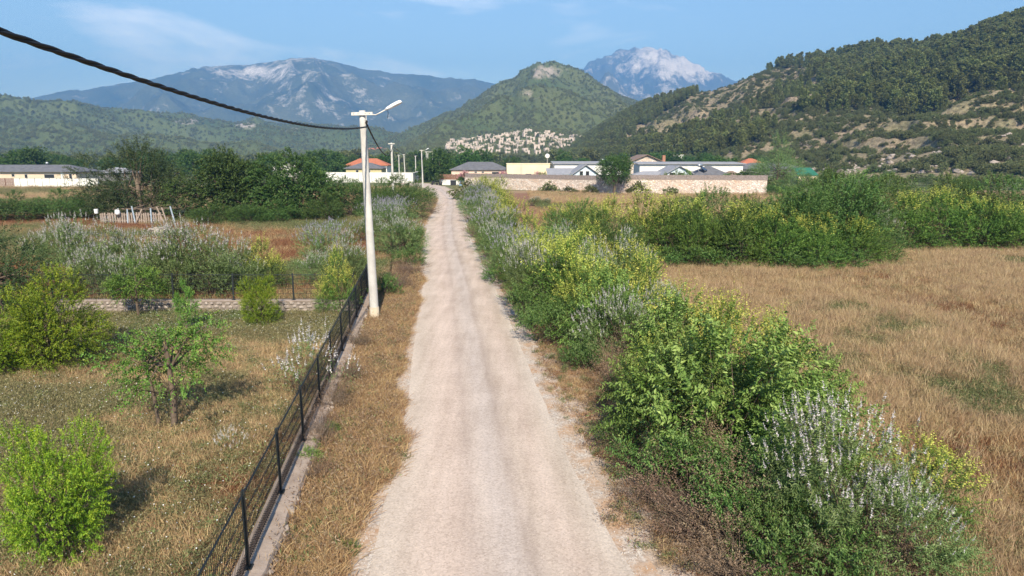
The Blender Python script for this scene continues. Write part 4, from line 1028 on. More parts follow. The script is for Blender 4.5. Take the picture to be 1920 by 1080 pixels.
m_ = MB().tube([(0, 0, 0), (.02, 0, .2), (0, .02, .45), (.1, 0, .6)], [.2, .26, .22, .06], 9).build('sack', M['whiteplastic'], None, True, (px0 + 1.8, py0 - .2, .85)); tag(m_, 'white sack slung over the pallet pen planks', 'sack')
for (px, py, s_, lb) in ((300, 440, .95, 'heap of pale flat stones in the rusty field'), (1815, 988, .20, 'small pale stone lying in the dry grass'), (403, 808, .10, 'tiny pale stone in the garden grass'), (1268, 268, 0, '')):
    if not s_: continue
    x, y = G(px, py); r = empty('stone_heap' if s_ > .5 else 'field_stone', (x, y, 0)); g_ = np.random.default_rng(px)
    for k in range(9 if s_ > .5 else 1): link('stone', STONES[k % 7], r, (g_.normal() * s_ * .5, g_.normal() * s_ * .3, s_ * .22 + (.35 * s_ * g_.random() if s_ > .5 else 0)), (g_.random(), g_.random(), g_.random() * 6), (s_ * 1.2, s_ * .9, s_ * .5))
    tag(r, lb, 'stones')

# ------------------------------------------------------------------ shrubs and trees near the lane
GV = 'white flowering chaste bushes'; GL = 'lilac flowering chaste bushes'; GY = 'yellow flowering thorn bushes'; GE = 'dark elm bushes of the hedge'; GD = 'dead brown bushes along the lane'; GW = 'low green bushes along the lane'
# right of the lane, front to back
plant_px('chaste_bush', 'vitex_w', 1590, 1050, 2.35, 2.9, 'large bush with white flower spikes at the edge of the straw field', group=GV, var=0)
plant_px('thorn_bush', 'pali', 1725, 1000, 1.5, 1.7, 'small yellow flowering bush leaning over the straw field beside white spikes', group=GY, var=1)
plant_px('ash_bush', 'ash', 1345, 868, 3.0, 3.5, 'bright green bush with long arching leafy shoots', var=0)
plant_px('ash_bush', 'ash', 1240, 835, 2.5, 2.4, 'bright green leafy bush overhanging the lane edge', var=1)
plant_px('ash_bush', 'ash', 1450, 845, 2.6, 2.4, 'bright green leafy bush whose shoots reach into the straw field', var=1)
plant_px('thorn_bush', 'pali', 1215, 800, 1.9, 1.8, 'yellow dotted bush tangled with the bright green bushes', group=GY, var=2)
plant_px('thorn_bush', 'pali', 1360, 790, 2.7, 2.2, 'yellow dotted bush behind the arching leafy shoots', group=GY, var=0)
plant_px('thorn_bush', 'pali', 1300, 735, 2.7, 2.6, 'broad yellow dotted bush between the white spiked bush and the arching shoots', group=GY, var=1)
plant_px('thorn_bush', 'pali', 1450, 770, 2.3, 2.2, 'yellow dotted bush at the straw field side of the arching shoots', group=GY, var=2)
plant_px('ash_bush', 'ash', 1265, 745, 2.6, 2.4, 'pale green feathery bush behind the dead grey brown bush', var=1)
plant_px('ash_bush', 'ash', 1500, 930, 2.1, 2.2, 'pale green feathery bush behind the large white spiked bush', var=0)
plant_px('chaste_bush', 'vitex_w', 1680, 1075, 1.5, 2.0, 'lower white spiked bush beside the large white spiked bush', group=GV, var=1)
for (px, py, h, wd) in ((1250, 905, 1.1, 2.0), (1330, 955, 1.2, 2.2), (1440, 985, 1.3, 1.8), (1370, 1020, 1.0, 1.5), (1300, 930, 1.1, 1.3), (1450, 1065, 1.0, 1.5), (1520, 1090, 1.0, 1.8), (1175, 845, .8, 1.2), (1090, 690, .8, 1.3), (1180, 790, 1.0, 1.5)):
    plant_px('low_bush', 'low', px, py, h, wd, 'low dark green bush under the taller bushes beside the lane', group=GW)
for (px, py, h, wd) in ((1160, 735, 1.3, 1.9), (1110, 650, 1.2, 1.7), (1075, 610, 1.0, 1.5), (1310, 1000, 1.1, 2.0), (1240, 940, .8, 1.4), (1370, 960, 1.3, 1.9), (1290, 905, 1.3, 1.7), (1420, 1040, 1.0, 1.9), (1200, 870, .9, 1.2), (1380, 1085, .8, 1.7), (1640, 1085, .9, 1.8), (1215, 690, 1.5, 1.8), (925, 505, .8, 1.4), (893, 445, 1.0, 2.0), (885, 415, 1.1, 2.2)):
    plant_px('dead_bush', 'dead', px, py, h, wd, 'dry brown dead bush at the edge of the lane', group=GD)
plant_px('chaste_bush', 'vitex_w', 1165, 690, 2.2, 2.9, 'bush with upright white spikes behind a dead brown bush', group=GV, var=1)
plant_px('chaste_bush', 'vitex_w', 1225, 660, 2.0, 2.2, 'white spiked bush bordering the straw field', group=GV, var=0)
plant_px('thorn_bush', 'pali', 1255, 612, 1.5, 1.1, 'slim yellow flowering bush standing alone in the straw field', group=GY, var=2)
RS = [('ash', 1135, 665, 2.5, 2.3), ('pali', 1200, 640, 2.6, 2.4), ('pali', 1085, 632, 2.2, 2.0), ('pali_g', 1045, 585, 2.5, 2.2), ('pali_g', 985, 545, 2.4, 2.2), ('pali_g', 950, 475, 2.6, 2.8), ('elm', 1140, 530, 3.2, 3.2), ('elm', 1075, 485, 3.2, 3.2), ('pali_g', 920, 425, 2.6, 3.0), ('elm', 905, 385, 2.6, 4.0), ('vitex_p', 1005, 585, 2.7, 2.6), ('pali', 1075, 600, 3.0, 2.6), ('pali', 1165, 600, 2.6, 2.8), ('vitex_w', 1110, 575, 2.5, 2.4), ('pali', 1010, 555, 2.7, 2.2), ('low', 1035, 640, 1.3, 2.0), ('low', 990, 605, 1.2, 2.0),
      ('vitex_p', 1170, 560, 2.6, 2.4), ('pali', 1110, 545, 2.8, 2.4), ('low', 1110, 640, 1.3, 1.8), ('vitex_l', 965, 525, 2.4, 2.6), ('pali', 990, 505, 2.8, 2.2), ('vitex_p', 940, 490, 2.6, 2.6), ('low', 945, 530, 1.1, 1.8),
      ('vitex_l', 925, 465, 3.0, 3.4), ('vitex_p', 915, 440, 2.8, 3.2), ('pali', 955, 450, 2.8, 2.6), ('vitex_l', 905, 418, 2.9, 3.6), ('pali', 935, 415, 2.8, 2.8), ('vitex_l', 900, 400, 3.0, 3.8), ('low', 890, 395, 1.6, 3.0),
      ('pali', 930, 385, 3.2, 4.0), ('pali', 910, 372, 3.0, 4.0), ('maquis', 878, 375, 2.6, 4.2), ('vitex_p', 885, 385, 2.4, 3.6), ('low', 1040, 500, 2.0, 2.6), ('vitex_w', 1060, 520, 2.5, 2.6)]
LBL = dict(vitex_p=('chaste_bush', 'pale flowering bush in the tangled hedge along the lane', GV), vitex_w=('chaste_bush', 'pale flowering bush in the tangled hedge along the lane', GV),
           vitex_l=('chaste_bush', 'lilac flowering bush in the tangled hedge along the lane', GL), pali=('thorn_bush', 'yellow flowering bush in the tangled hedge along the lane', GY),
           low=('low_bush', 'low green bush below the tangled lane hedge', GW), ash=('ash_bush', 'feathery pale green bush in the lane hedge', None), elm=('elm_bush', 'plain dark green bush in the lane hedge', 'dark bushes of the lane hedge'), pali_g=('thorn_bush', 'green bush with few yellow flowers in the lane hedge', 'green bushes of the lane hedge'), maquis=('grey_bush', 'dull grey green bush by the end of the rubble wall', None))
ORD = 'first second third fourth fifth sixth seventh eighth ninth tenth eleventh twelfth thirteenth fourteenth fifteenth sixteenth seventeenth eighteenth nineteenth twentieth'.split()
RS.sort(key=lambda q: -q[2])
seen_ = {}
for (kd, px, py, h, wd) in RS:
    nm, lb, gp = LBL[kd]; i_ = seen_.get(lb, 0); seen_[lb] = i_ + 1
    if kd != 'maquis': lb = '%s %s, counted towards the rubble wall' % (ORD[i_], lb)
    plant_px(nm, kd, px, py, h * 1.08, wd * 1.12, lb, 'bush', gp if kd != 'vitex_w' else GV)
# the hedge across the fields
HS = [('elm', 1385, 488, 4.2, 4.2), ('elm', 1470, 488, 4.6, 4.4), ('elm', 1320, 482, 4.2, 3.8), ('elm', 1535, 480, 4.8, 4.6), ('elm', 1590, 470, 4.6, 4.4), ('pali', 1060, 470, 2.6, 2.6), ('pali', 1095, 478, 3.1, 2.9), ('pali', 1150, 484, 3.2, 3.0), ('pali', 1205, 490, 3.6, 3.0), ('pali', 1255, 496, 3.4, 3.0), ('pali', 1290, 500, 3.3, 2.8), ('elm', 1340, 492, 4.6, 4.0), ('pali', 1385, 505, 3.2, 3.0),
      ('elm', 1425, 490, 3.6, 3.4), ('pali', 1450, 504, 3.0, 2.8), ('elm', 1500, 495, 4.4, 4.2), ('elm', 1560, 490, 4.7, 4.4), ('pali', 1525, 505, 2.6, 2.8), ('elm', 1605, 487, 4.5, 3.8), ('pali', 1600, 500, 2.4, 2.8), ('elm', 1270, 475, 3.2, 3.2),
      ('pali', 1700, 470, 3.4, 3.6), ('elm', 1665, 455, 4.4, 4.6), ('pali', 1760, 468, 3.6, 3.6), ('elm', 1800, 455, 4.4, 4.6), ('pali', 1830, 470, 3.2, 3.4), ('elm', 1870, 462, 4.3, 5.0), ('elm', 1935, 462, 4.4, 5.0), ('elm', 2010, 462, 4.4, 5.0), ('pali', 1900, 472, 2.8, 3.4), ('vitex_p', 1640, 475, 3.0, 3.0),
      ('low', 1330, 507, 1.2, 2.6), ('low', 1480, 508, 1.2, 2.8), ('low', 1560, 505, 1.2, 2.6), ('low', 1240, 503, 1.1, 2.4), ('low', 1720, 472, 1.2, 3.0), ('low', 1640, 490, 1.2, 2.4)]
HS.sort(key=lambda q: q[1])
seen_ = {}
for (kd, px, py, h, wd) in HS:
    lb, nm, gp = dict(pali=('yellow flowering bush in the hedge between two dry fields', 'thorn_bush', 'yellow bushes of the field hedge'), elm=('tall dark bush in the hedge between two dry fields', 'elm_bush', GE),
                      low=('low green bush below the field hedge', 'low_bush', 'low bushes of the field hedge'), vitex_p=('pale flowering bush at the end of the dark field hedge', 'chaste_bush', None))[kd]
    i_ = seen_.get(kd, 0); seen_[kd] = i_ + 1
    if kd != 'vitex_p': lb = '%s %s, counted from the lane' % (ORD[i_], lb)
    k_ = (.92 if 1280 < px < 1480 else 1.1) if kd == 'elm' else .98
    plant_px(nm, 'pali_g' if kd == 'pali' and px > 1230 else kd, px, py, h * k_ * (1.12 if kd == 'pali' else 1), wd * 1.2, lb, 'bush', gp)
# left of the lane
plant_px('pomegranate_tree', 'pome', 112, 1048, 2.3, 1.55, 'yellow green pomegranate bush standing in its own shadow near the mesh fence', 'tree', 'pomegranate trees in the garden', 0)
plant_px('pomegranate_tree', 'pome', 108, 690, 3.05, 2.7, 'largest yellow green pomegranate tree below the dark tree', 'tree', 'pomegranate trees in the garden', 1)
plant_px('pomegranate_tree', 'pome', -5, 705, 2.0, 1.8, 'lower pomegranate bush crowding against the largest pomegranate tree', 'tree', 'pomegranate trees in the garden', 0)
plant_px('pomegranate_tree', 'pome', 490, 612, 1.95, 1.4, 'small yellow green pomegranate tree in front of the rubble wall', 'tree', 'pomegranate trees in the garden', 0)
plant_px('orchard_tree', 'pear', 325, 812, 2.75, 2.3, 'green fruit tree with two bare grey trunks', 'tree', None, 0, 0.0)
plant_px('orchard_tree', 'pear', 262, 602, 2.4, 1.9, 'round green fruit tree in front of the cross wall fence', 'tree', None, 1)
plant_px('orchard_tree', 'pear', 352, 625, 2.0, .7, 'thin whip of a sapling before the rubble wall', 'tree', None, 1)
plant_px('dark_tree', 'dark', 8, 600, 4.1, 4.0, 'dull dark green tree behind the largest pomegranate tree', 'tree', None, 0)
plant_px('dark_tree', 'dark', -70, 560, 4.2, 4.0, 'dull dark green tree beside the rubble wall end', 'tree', None, 0)
plant_px('chaste_bush', 'vitex_s', 572, 745, 1.35, 1.9, 'sparse plant with white flower spikes leaning on the mesh fence', group=GV, var=0)
plant_px('chaste_bush', 'vitex_s', 440, 850, .45, .7, 'tiny plant with white flower spikes in the garden grass', group=GV, var=0)
LS = [('vitex_p', 330, 556, 2.7, 3.2), ('vitex_p', 400, 556, 2.9, 3.6), ('vitex_p', 455, 552, 2.0, 2.2), ('vitex_w', 150, 540, 2.9, 3.2), ('vitex_p', 220, 535, 2.7, 3.0), ('vitex_w', 190, 560, 2.0, 2.6), ('vitex_p', 120, 500, 2.4, 3.0), ('vitex_w', 260, 555, 1.7, 2.4)]
LS.sort(key=lambda q: -q[1])
for i_, (kd, px, py, h, wd) in enumerate(LS): plant_px('chaste_bush', kd, px, py, h * 1.1, wd * 1.25, ORD[i_] + ' pale flowering bush behind the rubble wall fence, counted from the lane', 'bush', 'pale bushes behind the garden fence')
for (px, py, h, wd, kd) in ((620, 512, 2.6, 3.3, 'vitex_l'), (650, 530, 2.3, 2.6, 'vitex_p'), (590, 535, 1.5, 2.2, 'vitex_w')):
    plant_px('chaste_bush', kd, px, py, h, wd, {'vitex_l': 'lilac bush in the rusty field near the lamp pole', 'vitex_p': 'pale bush tucked behind the lamp pole', 'vitex_w': 'low pale bush between yellow bushes and the lamp pole'}[kd], 'bush', None)
for (px, py, h, wd, lb) in ((500, 548, 2.3, 2.2, 'yellow flowering bush behind the small pomegranate tree'), (640, 592, 2.5, 1.5, 'slim yellow flowering bush at the fence corner'), (612, 592, 1.4, 1.0, 'low yellow flowering bush on the end of the rubble wall')):
    plant_px('thorn_bush', 'pali', px, py, h, wd, lb, 'bush', None)
for (kd, px, py, h, wd, lb) in (('vitex_p', 745, 478, 2.7, 3.6, 'pale flowering bush beside the lane in front of the pole without lamp'), ('vitex_l', 715, 440, 2.7, 3.6, 'lilac bush around the foot of the pole without lamp'), ('vitex_l', 745, 425, 2.6, 3.8, 'lilac bush close behind the pole without lamp'),
                                ('vitex_p', 685, 455, 1.9, 2.6, 'small pale bush in the field by the lilac bushes'), ('low', 775, 470, 1.4, 2.2, 'low green bush on the lane edge below the pale bush'), ('dead', 745, 545, 1.1, 1.9, 'greyish dry bush by the lamp pole'), ('dead', 770, 515, .9, 1.7, 'dry bush on the lane edge beyond the lamp pole'),
                                ('low', 722, 560, 1.0, 1.6, 'low dark bush close behind the lamp pole'), ('low', 765, 500, 1.2, 1.8, 'low green bush bulging towards the lane'), ('dead', 800, 400, 1.8, 3.4, 'brownish bush on the inside of the bend'), ('elm', 750, 412, 4.5, 6.0, 'large green bush on the inside of the bend'), ('elm', 715, 405, 4.0, 5.0, 'large green bush behind the lilac bushes'),
                                ('elm', 785, 385, 3.2, 4.6, 'green bush beside the pole at the bend')):
    plant_px('lane_bush', kd, px, py, h, wd, lb, 'bush', None)
plant_px('loose_tree', 'loose', 268, 408, 7.5, 11.0, 'loose dull tree with bare grey branches over the pallet pen', 'tree', None)
plant_px('broad_tree', 'big', 425, 410, 6.6, 9.0, 'dense dark green tree next to the loose grey branched tree', 'tree', None, 0)
plant_px('broad_tree', 'big', 555, 410, 6.4, 9.0, 'dense dark green tree next to the low leafy hedge', 'tree', None, 1)
for (px, py, h, wd) in ((650, 408, 4.2, 5.0), (610, 415, 2.8, 4.0), (690, 402, 3.6, 5.0), (520, 418, 2.2, 4.5), (470, 420, 1.8, 4.0), (400, 420, 1.8, 4.0)):
    plant_px('elm_bush', 'elm', px, py, h, wd, ORD[[690, 650, 610, 520, 470, 400].index(px)] + ' green bush at the foot of the dense dark trees, counted from the lane', 'bush', 'bushes below the dense dark trees')
for (px, py, h, wd) in ((-30, 414, 2.8, 6.0), (40, 413, 2.9, 5.6), (110, 412, 3.1, 5.6), (160, 410, 2.6, 4.5)):
    plant_px('elm_bush', 'elm', px, py, h, wd, ORD[[160, 110, 40, -30].index(px)] + ' round green bush of the hedge, counted from the pallet pen', 'bush', 'hedge beside the pallet pen')
for (px, py, h, wd) in ((600, 835, .8, 1.2), (628, 770, .8, 1.2), (650, 720, .7, 1.1), (585, 905, .5, .9), (668, 655, .8, 1.2)):
    plant_px('dead_brush', 'dead', px, py, h, wd, 'dry brown brush heaped against the roadside wall', 'bush', 'dry brush against the roadside wall')
for (px, py, h, wd, lb) in ((578, 872, .42, .5, 'small green weed sprouting beside the roadside wall stones'), (590, 845, .3, .4, 'tiny green weed at the foot of a fence post'), (655, 1035, .18, .35, 'green weed tuft at the lane edge in the dry verge'), (620, 815, .35, .4, 'small green weed among the dry brush by the wall')):
    plant_px('green_weed', 'ash', px, py, h, wd, lb, 'weed')
# by the far walls
plant('round_tree', 'round', bx(1153, 123), 123, 6.8, 5.9, 0, 'round dark tree with short trunk in front of the rubble wall', 'tree', None, 0)
plant('airy_tree', 'airy', bx(1458, 135), 135, 10.0, 9.4, 0, 'airy grey green tree beyond the end of the rubble wall', 'tree', None, 0)
for (px, Yd, h, wd) in ((1030, 128, 2.0, 3.0), (1070, 126, 1.2, 3.0), (1110, 125, 1.5, 2.6), (1195, 122, 2.2, 3.2), (1260, 119, 1.4, 2.4), (1000, 92, 1.2, 2.0), (1022, 93, .9, 2.0)):
    plant('wall_bush', 'maquis' if Yd > 100 else 'vitex_p', bx(px, Yd), Yd, h, wd, None, 'grey green bush in the rusty field before the rubble wall', 'bush', 'bushes in the rusty field before the wall')
for (px, Yd) in ((872, 165), (943, 163), (1008, 158)): plant('oleander', 'oleander', bx(px, Yd), Yd - 1.6, 3.0, 3.4, None, 'pink flowering oleander by the brown plank fence', 'bush', 'pink oleanders')
for (px, Yd, h, wd) in ((1020, 150, 3.2, 3.0), (1060, 142, 2.8, 4.0), (1090, 139, 2.8, 3.6), (1270, 136, 3.9, 2.4), (1290, 134, 4.0, 3.2), (1250, 136, 3.4, 2.0), (1365, 140, 3.2, 3.0), (1400, 140, 3.6, 6.0), (1425, 136, 3.0, 5.0), (1345, 170, 6.3, 9.0)):
    plant('garden_bush', 'ash' if wd < 4.5 else 'broad', bx(px, Yd), Yd, h, wd, None, 'leafy green garden plant behind the wall with plank fence', 'bush', 'garden plants behind the far wall')
for (px, Yd, h, wd, lb) in ((824, 190, 8.2, 10.5, 'round green tree behind the bend of the lane'), (876, 215, 9.2, 11, 'dark round tree behind the pink house'), (800, 205, 5, 8, 'low spreading tree by the white return wall'), (612, 225, 8.6, 13, 'round tree behind the white garden wall'), (575, 215, 7.0, 9, 'green tree above the dense dark trees')):
    plant('broad_tree', 'broad', bx(px, Yd), Yd, h, wd, None, lb, 'tree', None)

# shrubs at the foot of the terraced hill
g = np.random.default_rng(21)
for k in range(46):
    px = 1455 + 520 * g.random(); Yd = 70 + 165 * g.random() ** .8
    if Yd < 62: continue
    kd = ['maquis', 'elm', 'pali', 'vitex_p'][int(g.integers(0, 4))] if Yd < 110 else ['maquis', 'elm'][int(g.integers(0, 2))]
    plant('field_bush', kd, bx(px, Yd), Yd, 1.6 + 1.8 * g.random(), 3 + 3 * g.random(), None, 'bush scattered between the field hedge and the terraced hill', 'bush', 'bushes at the foot of the terraced hill')

# ------------------------------------------------------------------ trees of the valley floor behind the houses
g = np.random.default_rng(12)
cnt = 0
for k in range(420):
    px = -120 + 1560 * g.random(); Yd = 205 * (1 + 2.4 * g.random() ** 1.3)
    x = bx(px, Yd)
    if 640 < px < 1460 and Yd < 250: continue
    if px > 1000 and Yd > 420: continue
    if cnt >= 210: break
    h = 5.5 + 3.8 * g.random() + (Yd > 350) * 1.5
    plant('valley_tree', 'broad' if Yd < 330 else 'fartree', x, Yd, h, h * (.9 + .5 * g.random()), None, 'green tree in the wooded belt across the valley behind the houses', 'tree', 'trees of the valley belt', z=0.0); cnt += 1
# the far wood that nobody could count
n = 5200; px = -300 + 2100 * g.random(n); Yd = 560 * (1 + 1.6 * g.random(n)); xs_ = (px - CX) / FPX * Yd * CT
ok = (px < 1080) | (Yd < 300); xs_, Yd = xs_[ok], Yd[ok]
scatter('far_wood', [K['fartree'][i]['parts'][0][1] for i in (0, 1)], np.stack([xs_, Yd, Yd * 0 - .5], 1), .65 + .6 * g.random(len(xs_)), g.integers(0, 2, len(xs_)), 'distant wood covering the valley floor', 'wood', .05, g)

# ------------------------------------------------------------------ trees on the hills
g = np.random.default_rng(31)
x, y, z, s_ = near(46000, .02, 1.04, g); px, py = proj(x, y, z)
dens = fbm(x * .011, y * .011, 8, 4) + .30 * np.clip((px - 1450) / 250, -.4, .8) * np.clip((s_ - .16) * 3, 0, 1) + .10 * np.clip(s_ - .5, 0, 1)
darkspur = (px < 1330) & (py > 0) & (s_ > .35) & ((px - 1060) * .55 + 30 > (285 - py) * .55)
spur = (px < 1300 - (py - 180) * 1.6)
dens = np.where(spur, dens + .5, dens)
keep_p = (dens > .56 + .22 * g.random(len(x))) & (g.random(len(x)) < .45) & (s_ > .10)
keep_m = ~keep_p & (g.random(len(x)) < .72 - .5 * (fbm(x * .03, y * .03, 44, 3) < .47))
vis = (px > 1000) & (px < 2050)
tp = np.where(keep_p & vis)[0]; tm = np.where(keep_m & vis)[0]
d2 = np.hypot(x, y)
hs = 5.5 + 5.5 * g.random(len(x)) * np.clip((px - 1000) / 600, .5, 1.1)
tp = tp[np.argsort(d2[tp] / hs[tp])]; tm = tm[np.argsort(d2[tm])]
for i in tp[:260]: plant('pine_tree', 'pine', float(x[i]), float(y[i]), float(hs[i]), float(hs[i] * .62), None, 'dark green pine growing on the terraced rocky hill', 'tree', 'pines on the terraced hill', z=float(z[i]) - .3)
for i in tm[:260]: plant('hill_bush', 'maquis', float(x[i]), float(y[i]), 1.5 + 1.6 * g.random(), 2.4 + 2.6 * g.random(), None, 'dark evergreen bush on the lower slope of the terraced hill', 'bush', 'bushes on the terraced hill', z=float(z[i]) - .3)
r_ = tp[260:10000]
scatter('hill_wood', [K['pine'][i]['parts'][0][1] for i in range(3)], np.stack([x[r_], y[r_], z[r_] - .3], 1), hs[r_] / 10 * np.where(spur[r_], 1.05, 1), g.integers(0, 3, len(r_)), 'pine wood covering the upper terraced hill', 'wood', .05, g)
r_ = tm[260:30000]
scatter('hill_scrub', [K['maquis'][i]['parts'][0][1] for i in (0, 1)], np.stack([x[r_], y[r_], z[r_] - .2], 1), .26 + .75 * g.random(len(r_)) ** 2.0, g.integers(0, 2, len(r_)), 'scattered evergreen scrub over the terraced hill', 'scrub', .1, g)
i = np.argmin((px - 1720) ** 2 + (py - 150) ** 2)
plant('dead_tree', 'dead', float(x[i]), float(y[i]), 7.0, 9.0, None, 'bare grey dead tree among the pines of the terraced hill', 'tree', None, z=float(z[i]))
# rocks on the terraced hill
x, y, z, s_ = near(5000, .01, .9, g); px, py = proj(x, y, z)
ok = np.where((fbm(x * .02, y * .02, 15, 4) > .52) & (px > 1100) & (px < 2000))[0]; ok = ok[np.argsort(np.hypot(x[ok], y[ok]))]
for k, i in enumerate(ok[:150]):
    sc = 1.0 + 2.2 * g.random() ** 2
    o = link('boulder', STONES[k % 7], None, (float(x[i]), float(y[i]), float(z[i]) + .1), (g.normal() * .3, g.normal() * .3, g.random() * 6.28), (sc * 1.5, sc * 1.2, sc * .8))
    tag(o, 'grey boulder outcrop on the slope of the terraced hill', 'boulder', 'boulders on the terraced hill')
# woods on the cone hill and the low hills
x, y, z, s_ = cone(34000, .0, 1.0, g); px, py = proj(x, y, z)
barep = blob(px, py, 1020, 138, 50, 22) + blob(px, py, 1000, 180, 35, 14) + .35 * blob(px, py, 970, 268, 150, 20)
ok = g.random(len(x)) < .92 - .75 * barep
scatter('cone_wood', [K['hilltree'][i]['parts'][0][1] for i in (0, 1)], np.stack([x, y, z - .8], 1)[ok], (.28 + .30 * g.random(len(x)))[ok], g.integers(0, 2, ok.sum()), 'wood covering the cone shaped hill', 'wood', .05, g)
x, y, z, s_ = low(30000, .0, 1.0, g)
ok = g.random(len(x)) < .85
scatter('low_hill_wood', [K['hilltree'][i]['parts'][0][1] for i in (0, 1)], np.stack([x, y, z - .8], 1)[ok], (.34 + .36 * g.random(len(x)))[ok], g.integers(0, 2, ok.sum()), 'wood covering the low hills', 'wood', .05, g)

# ruined village on the foot of the cone hill
def ruin_mesh(seed):
    g_ = np.random.default_rng(seed); W, D, H = 7 + 3 * g_.random(), 6 + 2 * g_.random(), 5 + 2 * g_.random(); mb = MB(); t = .6
    for (cx_, cy_, lx, ly) in ((0, -D / 2, W, t), (0, D / 2, W, t), (-W / 2, 0, t, D - t - .02), (W / 2, 0, t, D - t - .02)):
        n_ = 3
        for k in range(n_):
            hh = H * (.62 + .38 * g_.random())
            if lx > ly:
                seg = lx / n_
                if cy_ < 0 and k == 1: mb.box((cx_, cy_, hh - H * .12), (seg, ly, H * .24)); continue
                mb.box((cx_ - lx / 2 + seg * (k + .5), cy_, hh / 2 - 1), (seg, ly, hh + 2))
            else:
                seg = ly / n_; mb.box((cx_, cy_ - ly / 2 + seg * (k + .5), hh / 2 - 1), (lx, seg, hh + 2))
    return mb.mesh('ruined_house', M['ruin'])
RU = [ruin_mesh(s) for s in range(6)]
x, y, z, s_ = cone(60000, .02, .55, g); px, py = proj(x, y, z)
ub = 246 + np.abs(px - 990) * .14; lb_ = 290
ok = np.where((px > 838) & (px < 1100) & (py > ub) & (py < lb_) & (px < 1150 - (py - 250) * 1.6))[0]; used = []
for i in ok:
    if len(used) >= 250: break
    if all((x[i] - a) ** 2 + (y[i] - b) ** 2 > 85 for a, b in used):
        used.append((x[i], y[i]))
        o = link('ruined_house', RU[len(used) % 6], None, (float(x[i]), float(y[i]), float(z[i])), (0, 0, g.normal() * .35), (.62, .62, .75))
        tag(o, 'roofless stone house in the ruined village below the cone shaped hill', 'house', 'ruined village houses')
# small villages at the foot of the low hills
def cottage(px, py, s, label, grp):
    Yd = 1250.0; a = AT(px, py, Yd); r = empty('cottage', (a[0], Yd, a[2] - 2), g.normal() * .3)
    MB().box((0, 0, 2), (10 * s, 8, 7)).build('wall', M['white'], r)
    m_ = MB(); W = 5.6 * s; m_.v = [(-W, -4.6, 5.4), (W, -4.6, 5.4), (W, 4.6, 5.4), (-W, 4.6, 5.4), (-W, 0, 8.2), (W, 0, 8.2)]; m_.f = [[0, 1, 5, 4], [2, 3, 4, 5], [0, 4, 3], [1, 2, 5], [3, 2, 1, 0]]
    m_.build('roof', M['redroof'], r); tag(r, label, 'house', grp)
for (px, py) in ((113, 283), (135, 281), (142, 285), (150, 286), (166, 284), (172, 286), (180, 288), (192, 288), (186, 286), (129, 286)):
    cottage(px, py, 1.0, 'tiny white red roofed house below the low wooded hills', 'far village below the low hills')
for (px, py) in ((697, 284), (703, 286), (712, 283), (722, 285)): cottage(px, py, .9, 'tiny white house in the gap behind the lamp pole', 'far houses in the valley gap')

# ------------------------------------------------------------------ grasses, herbs and pebbles
def tuft(seed, n, h, rad, wd, mat, lean=.35, heads=0.0, flat=0.0):
    g_ = np.random.default_rng(seed); a = g_.random(n) * 6.283; r0 = np.sqrt(g_.random(n)) * rad
    b = np.stack([np.cos(a) * r0, np.sin(a) * r0, np.zeros(n) - .02], 1)
    d = unit(np.stack([g_.normal(size=n) * lean, g_.normal(size=n) * lean, np.full(n, 1 - flat)], 1)); L = h * (.45 + .65 * g_.random(n))
    sd_ = unit(np.cross(d, g_.normal(size=(n, 3)))) * wd
    m_ = b + d * L[:, None] * .6; e = b + d * L[:, None]; dr = np.stack([g_.normal(size=n), g_.normal(size=n), -np.abs(g_.normal(size=n)) * .6], 1) * (L * .16)[:, None]; e = e + dr
    V = np.stack([b - sd_ * .5, b + sd_ * .5, m_ + sd_ * .45, m_ - sd_ * .45, e], 1).reshape(-1, 3); i_ = np.arange(n)[:, None] * 5
    F = np.concatenate([i_ + np.array([0, 1, 2]), i_ + np.array([0, 2, 3]), i_ + np.array([3, 2, 4])], 1).reshape(-1, 3)
    return mesh_np('tuft', V, F, M[mat], np.repeat(np.clip(g_.random(n) * .8 + .1, 0, 1), 3))
def herb(seed, n, h, rad, ln, wd, mat, petals=0):
    g_ = np.random.default_rng(seed); p_ = np.stack([g_.normal(size=n) * rad * .5, g_.normal(size=n) * rad * .5, g_.random(n) ** .8 * h], 1)
    V, F = leaf_arrays(p_, unit(g_.normal(size=(n, 3)) + np.array([0, 0, .7])), ln * (.6 + .8 * g_.random(n)), wd, g_)
    me = mesh_np('herb', V, F, M[mat], np.repeat(g_.random(n), 2))
    if petals:
        q = np.stack([g_.normal(size=petals) * rad * .55, g_.normal(size=petals) * rad * .55, h * (.8 + .3 * g_.random(petals))], 1)
        V2, F2 = leaf_arrays(q, g_.normal(size=(petals, 3)), .028, .024, g_)
        Vn = np.concatenate([V, V2]); Fn = np.concatenate([F, F2 + len(V)])
        me = mesh_np('herb', Vn, Fn, M[mat], np.concatenate([np.repeat(g_.random(n), 2), np.ones(2 * petals)])); me.materials.append(M['petal'])
        mi = np.zeros(len(Fn), np.int32); mi[len(F):] = 1; me.polygons.foreach_set('material_index', mi)
    return me
T_straw = [tuft(1, 46, .52, .22, .009, 'straw'), tuft(2, 46, .42, .24, .009, 'straw', .5), tuft(3, 40, .36, .24, .010, 'golden', .6), tuft(4, 34, .26, .22, .010, 'rust', .8), herb(5, 100, .26, .26, .06, .011, 'weed'), herb(6, 100, .22, .28, .055, .014, 'herb')]
g = np.random.default_rng(71)
def in_poly_scatter(n, x0, x1, y0, y1): return x0 + (x1 - x0) * g.random(n), y0 + (y1 - y0) * g.random(n)
def zof(x, y): return ground_z(x, y)
